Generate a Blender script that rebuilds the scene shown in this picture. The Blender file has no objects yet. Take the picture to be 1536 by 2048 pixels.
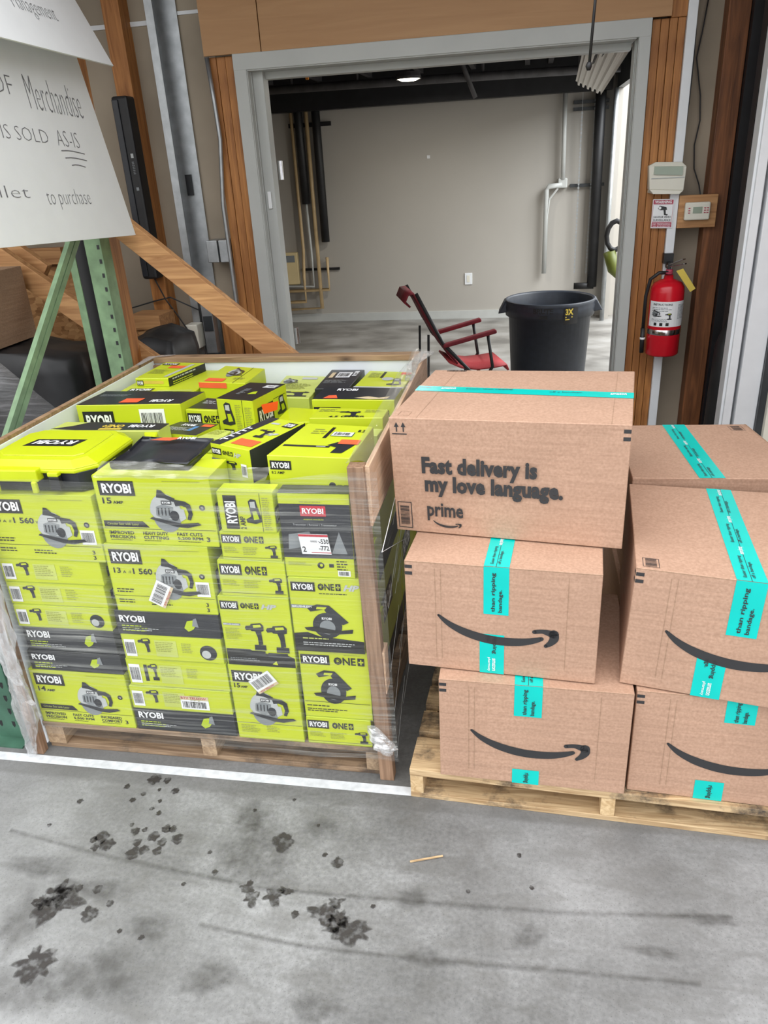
import bpy, bmesh, math, random
from mathutils import Vector, Matrix, noise
random.seed(7)
C = bpy.context.scene.collection
SC = bpy.context.scene

# ------------------------------------------------------------------ camera, world, light, exposure
def rot_rows(p, r, w):
    cp, sp, cr, sr, cw, sw = math.cos(p), math.sin(p), math.cos(r), math.sin(r), math.cos(w), math.sin(w)
    f = Vector((sw*cp, cw*cp, -sp)); rt = Vector((cw, -sw, 0)); dn = f.cross(rt)
    return rt*cr + dn*sr, -rt*sr + dn*cr, f
rt, dn, fw = rot_rows(math.radians(24.73538), math.radians(3.33890), math.radians(-11.20990))
cam = bpy.data.objects.new('camera', bpy.data.cameras.new('camera')); C.objects.link(cam)
up = -dn; bk = -fw
cam.matrix_world = Matrix(((rt.x, up.x, bk.x, 0), (rt.y, up.y, bk.y, 0), (rt.z, up.z, bk.z, 1.6), (0, 0, 0, 1)))
cam.data.sensor_fit = 'HORIZONTAL'; cam.data.sensor_width = 36; cam.data.lens = 1511.44/1536*36
cam.data.clip_start = 0.05
SC.camera = cam
SC.view_settings.view_transform = 'Standard'; SC.view_settings.look = 'None'
SC.view_settings.exposure = 0.30; SC.view_settings.gamma = 1; SC.view_settings.use_curve_mapping = False
wd = bpy.data.worlds.new('overcast_sky'); SC.world = wd; wd.use_nodes = True
wn = wd.node_tree; bg = wn.nodes['Background']
bg.inputs['Color'].default_value = (0.965, 0.98, 1.0, 1); 
_tc = wn.nodes.new('ShaderNodeTexCoord'); _sx = wn.nodes.new('ShaderNodeSeparateXYZ'); _mr = wn.nodes.new('ShaderNodeMapRange')
wn.links.new(_tc.outputs['Generated'], _sx.inputs[0]); wn.links.new(_sx.outputs['Z'], _mr.inputs[0])   # overcast sky: brighter towards the zenith
_mr.inputs[1].default_value = 0; _mr.inputs[2].default_value = 1; _mr.inputs[3].default_value = 1.0; _mr.inputs[4].default_value = 3.3
wn.links.new(_mr.outputs[0], bg.inputs['Strength'])
def portal(loc, rot, sx, sy):
    l = bpy.data.lights.new('sky_portal', 'AREA'); l.shape = 'RECTANGLE'; l.size = sx; l.size_y = sy
    l.cycles.is_portal = True
    o = bpy.data.objects.new('sky_portal', l); C.objects.link(o); o.location = loc; o.rotation_euler = rot
    return o
portal((0.84, 6.3, 1.05), (math.radians(90), 0, math.radians(90)), 3.4, 2.1)
def fill_light(loc, rot, sx, sy, e, col=(0.93, 0.97, 1.0)):
    l = bpy.data.lights.new('sky_fill', 'AREA'); l.shape = 'RECTANGLE'; l.size = sx; l.size_y = sy; l.energy = e; l.color = col
    o = bpy.data.objects.new('sky_fill', l); C.objects.link(o); o.location = loc; o.rotation_euler = rot
fill_light((2.6, 6.3, 3.6), (0, math.radians(52), 0), 2.5, 4.0, 330)  # added area lamp standing in for open sky, brightens the far room
def lamp(loc, e, size, col=(1, 1, 1)):
    l = bpy.data.lights.new('ceiling_lamp_light', 'AREA'); l.shape = 'DISK'; l.size = size; l.energy = e; l.color = col
    o = bpy.data.objects.new('ceiling_lamp_light', l); C.objects.link(o); o.location = loc
    return o

# ------------------------------------------------------------------ materials
M = {}
def nt(name):
    m = bpy.data.materials.new(name); m.use_nodes = True; M[name] = m
    t = m.node_tree; return m, t, t.nodes['Principled BSDF']
def L(t, a, b): t.links.new(a, b)
def tex(t, kind, scale=5, vec=None, **kw):
    n = t.nodes.new(kind)
    if 'Scale' in n.inputs: n.inputs['Scale'].default_value = scale
    for k, v in kw.items(): n.inputs[k].default_value = v
    if vec is not None: L(t, vec, n.inputs['Vector'])
    return n
def coords(t, s=(1, 1, 1), src='Object'):
    tc = t.nodes.new('ShaderNodeTexCoord'); mp = t.nodes.new('ShaderNodeMapping'); mp.inputs['Scale'].default_value = s
    L(t, tc.outputs[src], mp.inputs['Vector']); return mp.outputs['Vector']
def ramp(t, fac, stops):
    r = t.nodes.new('ShaderNodeValToRGB'); L(t, fac, r.inputs['Fac'])
    e = r.color_ramp.elements
    while len(e) < len(stops): e.new(0.5)
    for i, (p, c) in enumerate(stops):
        e[i].position = p; e[i].color = (*c, 1) if len(c) == 3 else c
    return r.outputs['Color']
def mixc(t, fac, a, b, mode='MIX'):
    n = t.nodes.new('ShaderNodeMix'); n.data_type = 'RGBA'; n.blend_type = mode
    for i, v in ((0, fac), (6, a), (7, b)):
        if hasattr(v, 'is_linked') or hasattr(v, 'links'): L(t, v, n.inputs[i])
        else: n.inputs[i].default_value = (*v, 1) if isinstance(v, tuple) else v
    return n.outputs[2]
def bump(t, b, h, s, d=0.01):
    n = t.nodes.new('ShaderNodeBump'); n.inputs['Strength'].default_value = s; n.inputs['Distance'].default_value = d
    L(t, h, n.inputs['Height']); L(t, n.outputs['Normal'], b.inputs['Normal'])
def plain(name, col, rough=0.5, metal=0, var=0.08, scale=12, bs=0.0, spec=0.5):
    m, t, b = nt(name); v = coords(t)
    n = tex(t, 'ShaderNodeTexNoise', scale, v, Detail=4.0)
    c = ramp(t, n.outputs[0], [(0.3, tuple(x*(1-var) for x in col)), (0.7, tuple(min(1, x*(1+var)) for x in col))])
    L(t, c, b.inputs['Base Color']); b.inputs['Roughness'].default_value = rough; b.inputs['Metallic'].default_value = metal
    b.inputs['Specular IOR Level'].default_value = spec
    if bs: bump(t, b, n.outputs[0], bs)
    return m
def wood(name, ca, cb, axis=2, scale=1.0, rough=0.6, knot=True, dirt=0.0):
    m, t, b = nt(name); s = [14*scale]*3; s[axis] = 0.9*scale; v = coords(t, tuple(s))
    n = tex(t, 'ShaderNodeTexNoise', 3.0, v, Detail=6.0, Distortion=1.2)
    c = ramp(t, n.outputs[0], [(0.3, ca), (0.5, tuple((x+y)/2 for x, y in zip(ca, cb))), (0.68, cb)])
    s2 = [9*scale]*3; s2[axis] = 3*scale
    if knot:
        k = tex(t, 'ShaderNodeTexVoronoi', 0.55, coords(t, tuple(s2)))
        kc = ramp(t, k.outputs[0], [(0.0, (1, 1, 1)), (0.10, (0, 0, 0))])
        c = mixc(t, kc, c, tuple(x*0.35 for x in ca))
    if dirt:
        d = tex(t, 'ShaderNodeTexNoise', 4.2, coords(t, (1, 1, 1)), Detail=7.0, Roughness=0.7)
        dc = ramp(t, d.outputs[0], [(0.50, (0, 0, 0)), (0.62, (dirt,)*3)])
        c = mixc(t, dc, c, (0.035, 0.03, 0.028))
    L(t, c, b.inputs['Base Color']); b.inputs['Roughness'].default_value = rough
    bump(t, b, n.outputs[0], 0.25, 0.004)
    return m
wood('stud_wood', (0.26, 0.095, 0.022), (0.50, 0.215, 0.06))
wood('stud_wood_x', (0.33, 0.15, 0.055), (0.60, 0.33, 0.14), axis=0)
wood('dark_stud', (0.10, 0.035, 0.012), (0.27, 0.10, 0.035))
wood('crate_post', (0.17, 0.095, 0.055), (0.34, 0.21, 0.13), scale=1.6)
wood('crate_rail', (0.20, 0.115, 0.06), (0.40, 0.26, 0.15), axis=0, scale=1.4)
wood('plywood', (0.52, 0.33, 0.20), (0.74, 0.52, 0.36), axis=1, scale=1.5, knot=False)
wood('old_pallet', (0.16, 0.10, 0.06), (0.38, 0.26, 0.16), axis=0, scale=1.5, dirt=0.7)
wood('old_pallet_y', (0.26, 0.17, 0.10), (0.48, 0.34, 0.21), axis=1, scale=1.5, dirt=0.3)
wood('new_pallet', (0.34, 0.21, 0.10), (0.68, 0.50, 0.29), axis=0, scale=1.8, dirt=0.95)
wood('new_pallet_y', (0.48, 0.30, 0.14), (0.76, 0.57, 0.33), axis=1, scale=1.3, dirt=0.15)
wood('brown_board', (0.40, 0.205, 0.075), (0.46, 0.25, 0.10), axis=0, scale=0.6, knot=False, rough=0.45)
plain('drywall', (0.34, 0.285, 0.215), 0.8, var=0.22, scale=1.6)
plain('far_paint', (0.42, 0.395, 0.355), 0.6, var=0.05, scale=0.9)
plain('trim_paint', (0.50, 0.51, 0.49), 0.45, var=0.04)
plain('frame_paint', (0.47, 0.485, 0.465), 0.4, var=0.04, scale=6)
plain('white_paint', (0.78, 0.80, 0.82), 0.4, var=0.03)
plain('cream_stucco', (0.88, 0.86, 0.74), 0.8, var=0.03)
plain('black_paint', (0.010, 0.010, 0.012), 0.5, var=0.3)
plain('joist_grey', (0.055, 0.052, 0.055), 0.6, var=0.3)
plain('galvanised', (0.42, 0.44, 0.45), 0.42, metal=0.75, var=0.15, scale=20)
plain('dark_steel', (0.05, 0.055, 0.06), 0.4, metal=0.3, var=0.2)
plain('chrome', (0.8, 0.8, 0.82), 0.18, metal=1.0, var=0.03)
plain('melamine', (0.80, 0.84, 0.88), 0.35, var=0.02)
plain('foamboard', (0.72, 0.74, 0.74), 0.7, var=0.02)
plain('ink', (0.14, 0.14, 0.15), 0.7)
plain('rack_green', (0.17, 0.27, 0.145), 0.5, var=0.22, scale=18, bs=0.1)
plain('dark_green', (0.05, 0.13, 0.085), 0.45, var=0.25)
plain('ivory', (0.74, 0.72, 0.62), 0.45, var=0.03)
plain('lcd', (0.30, 0.36, 0.28), 0.2, var=0.05)
plain('ext_red', (0.62, 0.010, 0.022), 0.22, var=0.05)
plain('sign_red', (0.42, 0.05, 0.09), 0.5)
plain('white_print', (0.82, 0.83, 0.84), 0.5, var=0.02)
plain('black_rubber', (0.013, 0.013, 0.014), 0.5, var=0.3)
plain('can_plastic', (0.020, 0.025, 0.036), 0.5, var=0.15, scale=30)
plain('yellow_tag', (0.62, 0.46, 0.06), 0.5)
plain('chair_red', (0.17, 0.010, 0.018), 0.75, var=0.2, scale=30)
plain('chair_red_seat', (0.42, 0.045, 0.05), 0.7, var=0.12, scale=14)
plain('copper_tan', (0.50, 0.36, 0.19), 0.45, var=0.1)
plain('heater_cream', (0.74, 0.60, 0.33), 0.5, var=0.04)
plain('olive', (0.10, 0.12, 0.01), 0.5)
plain('line_white', (0.60, 0.62, 0.64), 0.6, var=0.14, scale=40)
plain('orange_plastic', (0.9, 0.32, 0.03), 0.5)
# print colours
plain('lime', (0.52, 0.60, 0.022), 0.32, var=0.05, scale=6)
plain('lime_pale', (0.52, 0.59, 0.13), 0.32, var=0.08, scale=10)
plain('lime_deep', (0.44, 0.56, 0.01), 0.35, var=0.05)
plain('lime_plastic', (0.52, 0.60, 0.008), 0.3, var=0.03)
plain('charcoal', (0.022, 0.024, 0.030), 0.3, var=0.2, scale=14)
plain('print_black', (0.012, 0.012, 0.013), 0.4)
plain('print_grey', (0.22, 0.24, 0.25), 0.4)
plain('print_silver', (0.46, 0.48, 0.48), 0.4)
plain('print_dim', (0.30, 0.33, 0.06), 0.4)
plain('logo_red', (0.52, 0.02, 0.04), 0.4)
plain('sticker_red', (0.80, 0.12, 0.04), 0.5, var=0.06)
plain('neon_red', (1.0, 0.10, 0.02), 0.5, var=0.05)
plain('teal_tape', (0.0, 0.56, 0.50), 0.25, var=0.06, scale=9)
plain('blue_print', (0.08, 0.22, 0.45), 0.4)
plain('tan_print', (0.62, 0.50, 0.32), 0.5)
plain('carton_ink', (0.030, 0.030, 0.032), 0.6)
def cardboard(name, a, b):
    m, t, bs = nt(name); v = coords(t)
    n = tex(t, 'ShaderNodeTexNoise', 160, v, Detail=3.0); n2 = tex(t, 'ShaderNodeTexNoise', 4, v, Detail=4.0)
    c = ramp(t, n.outputs[0], [(0.3, a), (0.7, b)])
    c = mixc(t, ramp(t, n2.outputs[0], [(0.4, (0, 0, 0)), (0.7, (0.35,)*3)]), c, tuple(x*0.8 for x in a))
    L(t, c, bs.inputs['Base Color']); bs.inputs['Roughness'].default_value = 0.75
    w = tex(t, 'ShaderNodeTexNoise', 2.5, coords(t, (1, 1, 14)), Detail=3.0)
    bump(t, bs, w.outputs[0], 0.35, 0.01)
cardboard('cardboard', (0.405, 0.245, 0.165), (0.515, 0.325, 0.228))
cardboard('cardboard_dark', (0.30, 0.19, 0.12), (0.40, 0.26, 0.16))
def osb():
    m, t, b = nt('osb'); v = tex(t, 'ShaderNodeTexVoronoi', 26, coords(t, (1, 1, 2.2)))
    c = ramp(t, v.outputs['Color'], [(0.1, (0.20, 0.085, 0.025)), (0.5, (0.42, 0.21, 0.08)), (0.9, (0.55, 0.31, 0.13))])
    L(t, c, b.inputs['Base Color']); b.inputs['Roughness'].default_value = 0.7
osb()
def concrete():
    m, t, b = nt('concrete'); v = coords(t)
    a = tex(t, 'ShaderNodeTexNoise', 2.2, v, Detail=8.0, Roughness=0.62); f = tex(t, 'ShaderNodeTexNoise', 90, v, Detail=5.0)
    s = tex(t, 'ShaderNodeTexNoise', 9, coords(t, (1, 2.2, 1)), Detail=6.0, Distortion=0.8)
    c = ramp(t, a.outputs[0], [(0.30, (0.10, 0.098, 0.094)), (0.48, (0.20, 0.20, 0.197)), (0.64, (0.31, 0.312, 0.312))])
    c = mixc(t, 0.55, c, ramp(t, f.outputs[0], [(0.3, (0.2, 0.2, 0.2)), (0.7, (0.50, 0.50, 0.50))]), 'OVERLAY')
    c = mixc(t, ramp(t, s.outputs[0], [(0.50, (0, 0, 0)), (0.70, (0.6,)*3)]), c, (0.11, 0.107, 0.10))
    g = tex(t, 'ShaderNodeTexNoise', 0.55, coords(t), Detail=3.0)   # broad dusty and clean areas
    c = mixc(t, ramp(t, g.outputs[0], [(0.44, (0, 0, 0)), (0.6, (0.4,)*3)]), c, (0.30, 0.302, 0.302))
    pk = tex(t, 'ShaderNodeTexNoise', 260, v, Detail=2.0)
    c = mixc(t, ramp(t, pk.outputs[0], [(0.28, (0.55,)*3), (0.40, (0, 0, 0))]), c, (0.07, 0.068, 0.065))
    # shadow edge across the slab, put into the colour: darker on the inner side
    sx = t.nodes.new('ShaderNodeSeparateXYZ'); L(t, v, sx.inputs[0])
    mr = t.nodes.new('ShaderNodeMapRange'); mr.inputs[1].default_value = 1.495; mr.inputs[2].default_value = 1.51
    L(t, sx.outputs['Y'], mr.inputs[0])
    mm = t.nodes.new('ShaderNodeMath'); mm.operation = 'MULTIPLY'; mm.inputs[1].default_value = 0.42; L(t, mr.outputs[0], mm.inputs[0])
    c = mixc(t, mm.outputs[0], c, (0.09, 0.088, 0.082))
    L(t, c, b.inputs['Base Color']); b.inputs['Roughness'].default_value = 0.62
    bump(t, b, f.outputs[0], 0.3, 0.003)
concrete()
def far_floor():
    m, t, b = nt('far_concrete'); a = tex(t, 'ShaderNodeTexNoise', 2.5, coords(t, (1, 1.3, 1)), Detail=7.0)
    c = ramp(t, a.outputs[0], [(0.34, (0.13, 0.122, 0.11)), (0.52, (0.23, 0.22, 0.20)), (0.7, (0.33, 0.32, 0.305))])
    L(t, c, b.inputs['Base Color']); b.inputs['Roughness'].default_value = 0.45
far_floor()
def stain_mat(name, col, amt, sc=60, lo=0.35, hi=0.6):
    m, t, b = nt(name); n = tex(t, 'ShaderNodeTexNoise', sc, coords(t), Detail=4.0)
    b.inputs['Base Color'].default_value = (*col, 1); b.inputs['Roughness'].default_value = 0.5
    r = ramp(t, n.outputs[0], [(lo, (amt*0.25,)*3), (hi, (amt,)*3)])
    at = t.nodes.new('ShaderNodeAttribute'); at.attribute_name = 'spread'
    mu = t.nodes.new('ShaderNodeMath'); mu.operation = 'MULTIPLY'; L(t, r, mu.inputs[0]); L(t, at.outputs['Fac'], mu.inputs[1]); L(t, mu.outputs[0], b.inputs['Alpha'])
stain_mat('oil', (0.035, 0.030, 0.028), 0.92)
stain_mat('faint_oil', (0.07, 0.065, 0.06), 0.42, 30, 0.3, 0.7)
def film(name, lo, hi, sc, tint=(0.85, 0.87, 0.88), gl=0.14, base=0.05):
    m, t, b = nt(name); t.nodes.remove(b); out = t.nodes['Material Output']
    tr = t.nodes.new('ShaderNodeBsdfTransparent'); gs = t.nodes.new('ShaderNodeBsdfGlossy'); df = t.nodes.new('ShaderNodeBsdfDiffuse')
    gs.inputs['Roughness'].default_value = 0.16; df.inputs['Color'].default_value = (*tint, 1)
    n = tex(t, 'ShaderNodeTexNoise', 1.0, coords(t, sc), Detail=5.0, Roughness=0.65, Distortion=0.5)
    n2 = tex(t, 'ShaderNodeTexNoise', 3.0, coords(t), Detail=3.0)
    f = ramp(t, n.outputs[0], [(lo, (base,)*3), (hi, (0.62,)*3)])
    f = mixc(t, ramp(t, n2.outputs[0], [(0.35, (0, 0, 0)), (0.65, (1, 1, 1))]), (base,)*3, f)
    m1 = t.nodes.new('ShaderNodeMixShader'); m2 = t.nodes.new('ShaderNodeMixShader'); m2.inputs[0].default_value = gl
    bp = t.nodes.new('ShaderNodeBump'); bp.inputs['Strength'].default_value = 0.6; bp.inputs['Distance'].default_value = 0.006
    L(t, n.outputs[0], bp.inputs['Height']); L(t, bp.outputs[0], gs.inputs['Normal'])
    L(t, f, m1.inputs[0]); L(t, tr.outputs[0], m1.inputs[1]); L(t, df.outputs[0], m1.inputs[2])
    L(t, m1.outputs[0], m2.inputs[1]); L(t, gs.outputs[0], m2.inputs[2]); L(t, m2.outputs[0], out.inputs['Surface'])
film('film_front', 0.47, 0.74, (1.8, 1.8, 90), tint=(.50, .51, .48), gl=0.055, base=0.03)
film('film_side', 0.54, 0.80, (20, 3.0, 38), tint=(.6, .62, .6), gl=0.07, base=0.03)
film('film_bunch', 0.42, 0.66, (40, 40, 9), gl=0.24, base=0.16)
film('film_top', 0.46, 0.70, (2.2, 9, 60), tint=(.5, .5, .46), gl=0.10, base=0.12)
film('film_dark', 0.50, 0.72, (3, 3, 40), tint=(.5, .48, .5), gl=0.16, base=0.03)
film('clear_lid', 0.6, 0.9, (4, 4, 4), gl=0.08, base=0.22)
m_, t_, b_ = nt('tube_glow'); b_.inputs['Emission Color'].default_value = (1, 0.93, 0.72, 1); b_.inputs['Emission Strength'].default_value = 6
b_.inputs['Base Color'].default_value = (0.9, 0.9, 0.8, 1)
def ribbed():
    m, t, b = nt('ribbed_white'); b.inputs['Base Color'].default_value = (0.78, 0.76, 0.72, 1); b.inputs['Roughness'].default_value = 0.4
ribbed()

# ------------------------------------------------------------------ mesh helpers
class B:
    """collects geometry for ONE mesh"""
    def __init__(s): s.v = []; s.f = []; s.m = []; s.slots = []
    def slot(s, m):
        if m not in s.slots: s.slots.append(m)
        return s.slots.index(m)
    def add(s, vs, fs, m='lime'):
        o = len(s.v); k = s.slot(m); s.v += [tuple(p) for p in vs]
        for f in fs: s.f.append([i+o for i in f]); s.m.append(k)
        return s
    def hexa(s, b, t, m):
        s.add(list(b)+list(t), [(3, 2, 1, 0), (4, 5, 6, 7), (0, 1, 5, 4), (1, 2, 6, 5), (2, 3, 7, 6), (3, 0, 4, 7)], m); return s
    def box(s, x0, x1, y0, y1, z0, z1, m, lean=0):
        return s.hexa([(x0, y0, z0), (x1, y0, z0), (x1, y1, z0), (x0, y1, z0)],
                      [(x0+lean, y0, z1), (x1+lean, y0, z1), (x1+lean, y1, z1), (x0+lean, y1, z1)], m)
    def bar(s, p, q, w, h, m, upv=(0, 0, 1)):
        p, q = Vector(p), Vector(q); d = (q-p).normalized(); a = d.cross(Vector(upv)).normalized()*w/2; b = a.cross(d).normalized()*h/2
        return s.hexa([p-a-b, p+a-b, p+a+b, p-a+b], [q-a-b, q+a-b, q+a+b, q-a+b], m)
    def tube(s, pts, r, m, n=10, cap=True):
        pts = [Vector(p) for p in pts]; rings = []; rr = r if isinstance(r, (list, tuple)) else [r]*len(pts)
        a = None
        for i, p in enumerate(pts):
            d = (pts[min(i+1, len(pts)-1)]-pts[max(i-1, 0)]).normalized()
            if a is None: a = d.orthogonal().normalized()
            a = (a-d*a.dot(d)).normalized(); b = d.cross(a)
            rings.append([p+(a*math.cos(2*math.pi*k/n)+b*math.sin(2*math.pi*k/n))*rr[i] for k in range(n)])
        vs = [v for g in rings for v in g]; fs = []
        for i in range(len(pts)-1):
            for k in range(n): fs.append((i*n+k, i*n+(k+1) % n, (i+1)*n+(k+1) % n, (i+1)*n+k))
        if cap: fs += [tuple(range(n-1, -1, -1)), tuple(range((len(pts)-1)*n, len(pts)*n))]
        return s.add(vs, fs, m)
    def lathe(s, prof, c, m, n=32, a0=0, a1=2*math.pi):
        full = abs(a1-a0-2*math.pi) < 1e-6; k = n if full else n+1; vs = []; fs = []
        for r, z in prof:
            for i in range(k):
                a = a0+(a1-a0)*i/n; vs.append((c[0]+r*math.cos(a), c[1]+r*math.sin(a), c[2]+z))
        for j in range(len(prof)-1):
            for i in range(n if full else n):
                i2 = (i+1) % k; fs.append((j*k+i, j*k+i2, (j+1)*k+i2, (j+1)*k+i))
        return s.add(vs, fs, m)
    def build(s, name, parent=None, loc=None, smooth=False, bevel=0, mod=None):
        me = bpy.data.meshes.new(name)
        o = bpy.data.objects.new(name, me); C.objects.link(o)
        if loc is None:
            if parent is not None: loc = (0, 0, 0); off = parent_off(parent)
            else:
                xs = [p[0] for p in s.v]; ys = [p[1] for p in s.v]; zs = [p[2] for p in s.v]
                loc = ((min(xs)+max(xs))/2, (min(ys)+max(ys))/2, min(zs)); off = Vector(loc)
        else: off = Vector(loc)
        me.from_pydata([tuple(Vector(p)-off) for p in s.v], [], s.f); 
        for m in s.slots: me.materials.append(M[m])
        for i, p in enumerate(me.polygons): p.material_index = s.m[i]; p.use_smooth = smooth
        me.update()
        if parent is None: o.location = loc
        else: o.parent = parent
        if bevel:
            bv = o.modifiers.new('bevel', 'BEVEL'); bv.width = bevel; bv.segments = 2; bv.limit_method = 'ANGLE'; bv.angle_limit = math.radians(50)
        if smooth:
            try: me.shade_auto_smooth = True
            except Exception: pass
        return o
def parent_off(p):
    o = Vector((0, 0, 0))
    while p is not None: o += p.location; p = p.parent
    return o
def tag(o, label, cat, group=None):
    o['label'] = label; o['category'] = cat
    if group: o['group'] = group
    return o
def thing(name, loc, label, cat, group=None):
    o = bpy.data.objects.new(name, None); C.objects.link(o); o.location = loc; o.empty_display_size = 0.05
    return tag(o, label, cat, group)
def struct(o): o['kind'] = 'structure'; return o

# ------------------------------------------------------------------ flat print (text, logos, pictures) laid on a face
TC = {}
def tmesh(body, bold, sp=1.0):
    k = (body, bold, sp)
    if k not in TC:
        cu = bpy.data.curves.new('t', 'FONT'); cu.body = body; cu.size = 1; cu.offset = bold; cu.resolution_u = 2; cu.space_character = sp
        ob = bpy.data.objects.new('t', cu); me = bpy.data.meshes.new_from_object(ob)
        vs = [(v.co.x, v.co.y) for v in me.vertices]; fs = [tuple(p.vertices) for p in me.polygons]
        bpy.data.objects.remove(ob); bpy.data.curves.remove(cu); bpy.data.meshes.remove(me)
        x0 = min(v[0] for v in vs); x1 = max(v[0] for v in vs); y0 = min(v[1] for v in vs); y1 = max(v[1] for v in vs)
        TC[k] = ([((a-x0)/(x1-x0), (b-y0)/(y1-y0)) for a, b in vs], fs)
    return TC[k]
class Sheet:
    def __init__(s, w, h): s.w = w; s.h = h; s.items = []
    def poly(s, pts, m, ly=1): s.items.append((list(pts), [tuple(range(len(pts)))], m, ly)); return s
    def rect(s, x, y, w, h, m, ly=1): return s.poly([(x, y), (x+w, y), (x+w, y+h), (x, y+h)], m, ly)
    def frame(s, x, y, w, h, e, m, ly=1):
        s.rect(x, y, w, e, m, ly); s.rect(x, y+h-e, w, e, m, ly); s.rect(x, y+e, e, h-2*e, m, ly); return s.rect(x+w-e, y+e, e, h-2*e, m, ly)
    def disc(s, x, y, r, m, ly=1, n=20, ry=None):
        ry = ry or r; return s.poly([(x+r*math.cos(2*math.pi*i/n), y+ry*math.sin(2*math.pi*i/n)) for i in range(n)], m, ly)
    def ring(s, x, y, r, e, m, ly=1, n=20):
        for i in range(n):
            a, b = 2*math.pi*i/n, 2*math.pi*(i+1)/n
            s.poly([(x+r*math.cos(a), y+r*math.sin(a)), (x+r*math.cos(b), y+r*math.sin(b)), (x+(r-e)*math.cos(b), y+(r-e)*math.sin(b)), (x+(r-e)*math.cos(a), y+(r-e)*math.sin(a))], m, ly)
        return s
    def text(s, body, x, y, w, h, m, bold=0.02, rot=0, ly=2, shear=0, sp=1.0):
        vs, fs = tmesh(body, bold, sp); out = []
        for a, b in vs:
            if rot == 90: a, b = 1-b, a
            elif rot == 180: a, b = 1-a, 1-b
            elif rot == 270: a, b = b, 1-a
            out.append((x+a*w+shear*b*h, y+b*h))
        s.items.append((out, fs, m, ly)); return s
    def lines(s, x, y, w, n, lh, m='print_dim', seed=0):
        r = random.Random(seed)
        for i in range(n):
            cx = x; e = x+w*r.uniform(0.7, 1)
            while cx < e:
                l = lh*r.uniform(1.2, 4); s.rect(cx, y-i*lh*1.9, min(l, e-cx), lh*0.8, m, 2); cx += l+lh*0.6
        return s
    def barcode(s, x, y, w, h, m='print_black', bg='white_print', vert=True, seed=0, ly=2):
        if bg: s.rect(x, y, w, h, bg, ly)
        r = random.Random(seed); L_ = (w if vert else h); p = 0.07*L_
        while p < 0.9*L_:
            e = L_*r.choice((0.012, 0.02, 0.032))
            if vert: s.rect(x+p, y+h*0.16, e, h*0.68, m, ly+1)
            else: s.rect(x+w*0.16, y+p, w*0.68, e, m, ly+1)
            p += e+L_*r.choice((0.012, 0.02, 0.03))
        return s
    def logo(s, x, y, w, h, bg='print_black', fg='white_print', rot=0, ly=2):
        if bg: s.rect(x, y, w, h, bg, ly)
        k = 0.09 if bg else 0
        return s.text('RYOBI', x+w*k, y+h*(k+0.08), w*(1-2*k), h*(0.84-2*k), fg, 0.035, rot, ly+1)
    def one(s, x, y, w, h, m='print_black'):
        s.text('ONE', x, y, w*0.72, h, m, 0.025)
        s.ring(x+w*0.13, y+h*0.5, h*0.25, h*0.10, m, 3, 12); s.rect(x+w*0.78, y, w*0.22, h, m, 2)
        s.rect(x+w*0.87, y+h*0.16, w*0.04, h*0.68, 'lime', 3); return s.rect(x+w*0.81, y+h*0.42, w*0.16, h*0.16, 'lime', 3)
    def hp(s, x, y, w, h): s.text('HP', x, y, w, h, 'print_silver', 0.05, shear=0.4); return s
    def P(s, x, y, w, h, pts, m, ly=2): return s.poly([(x+a*w, y+b*h) for a, b in pts], m, ly)
    def saw(s, x, y, w, h, body='print_silver', dark='charcoal'):
        s.P(x, y, w, h, [(0.34+0.27*math.cos(a/12*math.pi), 0.36+0.36*math.sin(a/12*math.pi)) for a in range(-13, 1)], 'print_grey', 2)
        s.P(x, y, w, h, [(0.34+0.31*math.cos(a/14*math.pi), 0.46+0.44*math.sin(a/14*math.pi)) for a in range(0, 15)]+[(0.10, 0.34), (0.56, 0.30)], body, 3)
        s.P(x, y, w, h, [(0.16, 0.60), (0.30, 0.66), (0.50, 0.60), (0.46, 0.36), (0.30, 0.30), (0.14, 0.40)], 'print_grey', 4)
        for i in range(4): s.P(x, y, w, h, [(0.18+i*.07, 0.40), (0.205+i*.07, 0.40), (0.215+i*.07, 0.58), (0.19+i*.07, 0.58)], dark, 5)
        s.P(x, y, w, h, [(0.50+0.09*math.cos(a/8*math.pi), 0.40+0.12*math.sin(a/8*math.pi)) for a in range(16)], dark, 5)
        s.P(x, y, w, h, [(0.20, 0.82), (0.24, 1.0), (0.31, 0.99), (0.40, 0.88), (0.56, 0.80), (0.52, 0.72), (0.36, 0.80)], dark, 4)
        s.P(x, y, w, h, [(0.52, 0.78), (0.74, 0.74), (0.84, 0.66), (0.86, 0.44), (0.80, 0.30), (0.74, 0.32), (0.78, 0.46), (0.75, 0.60), (0.66, 0.64), (0.55, 0.62)], dark, 4)
        s.P(x, y, w, h, [(0.56, 0.58), (0.70, 0.55), (0.72, 0.34), (0.60, 0.26)], body, 4)
        s.P(x, y, w, h, [(0.0, 0.32), (0.05, 0.36), (0.62, 0.22), (0.94, 0.25), (1.0, 0.20), (0.72, 0.12), (0.5, 0.14)], dark, 6)
        s.rect(x+0.28*w, y+0.66*h, 0.2*w, 0.09*h, dark, 5); return s.text('RYOBI', x+0.30*w, y+0.68*h, 0.16*w, 0.05*h, 'white_print', 0.03, 0, 6)
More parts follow.
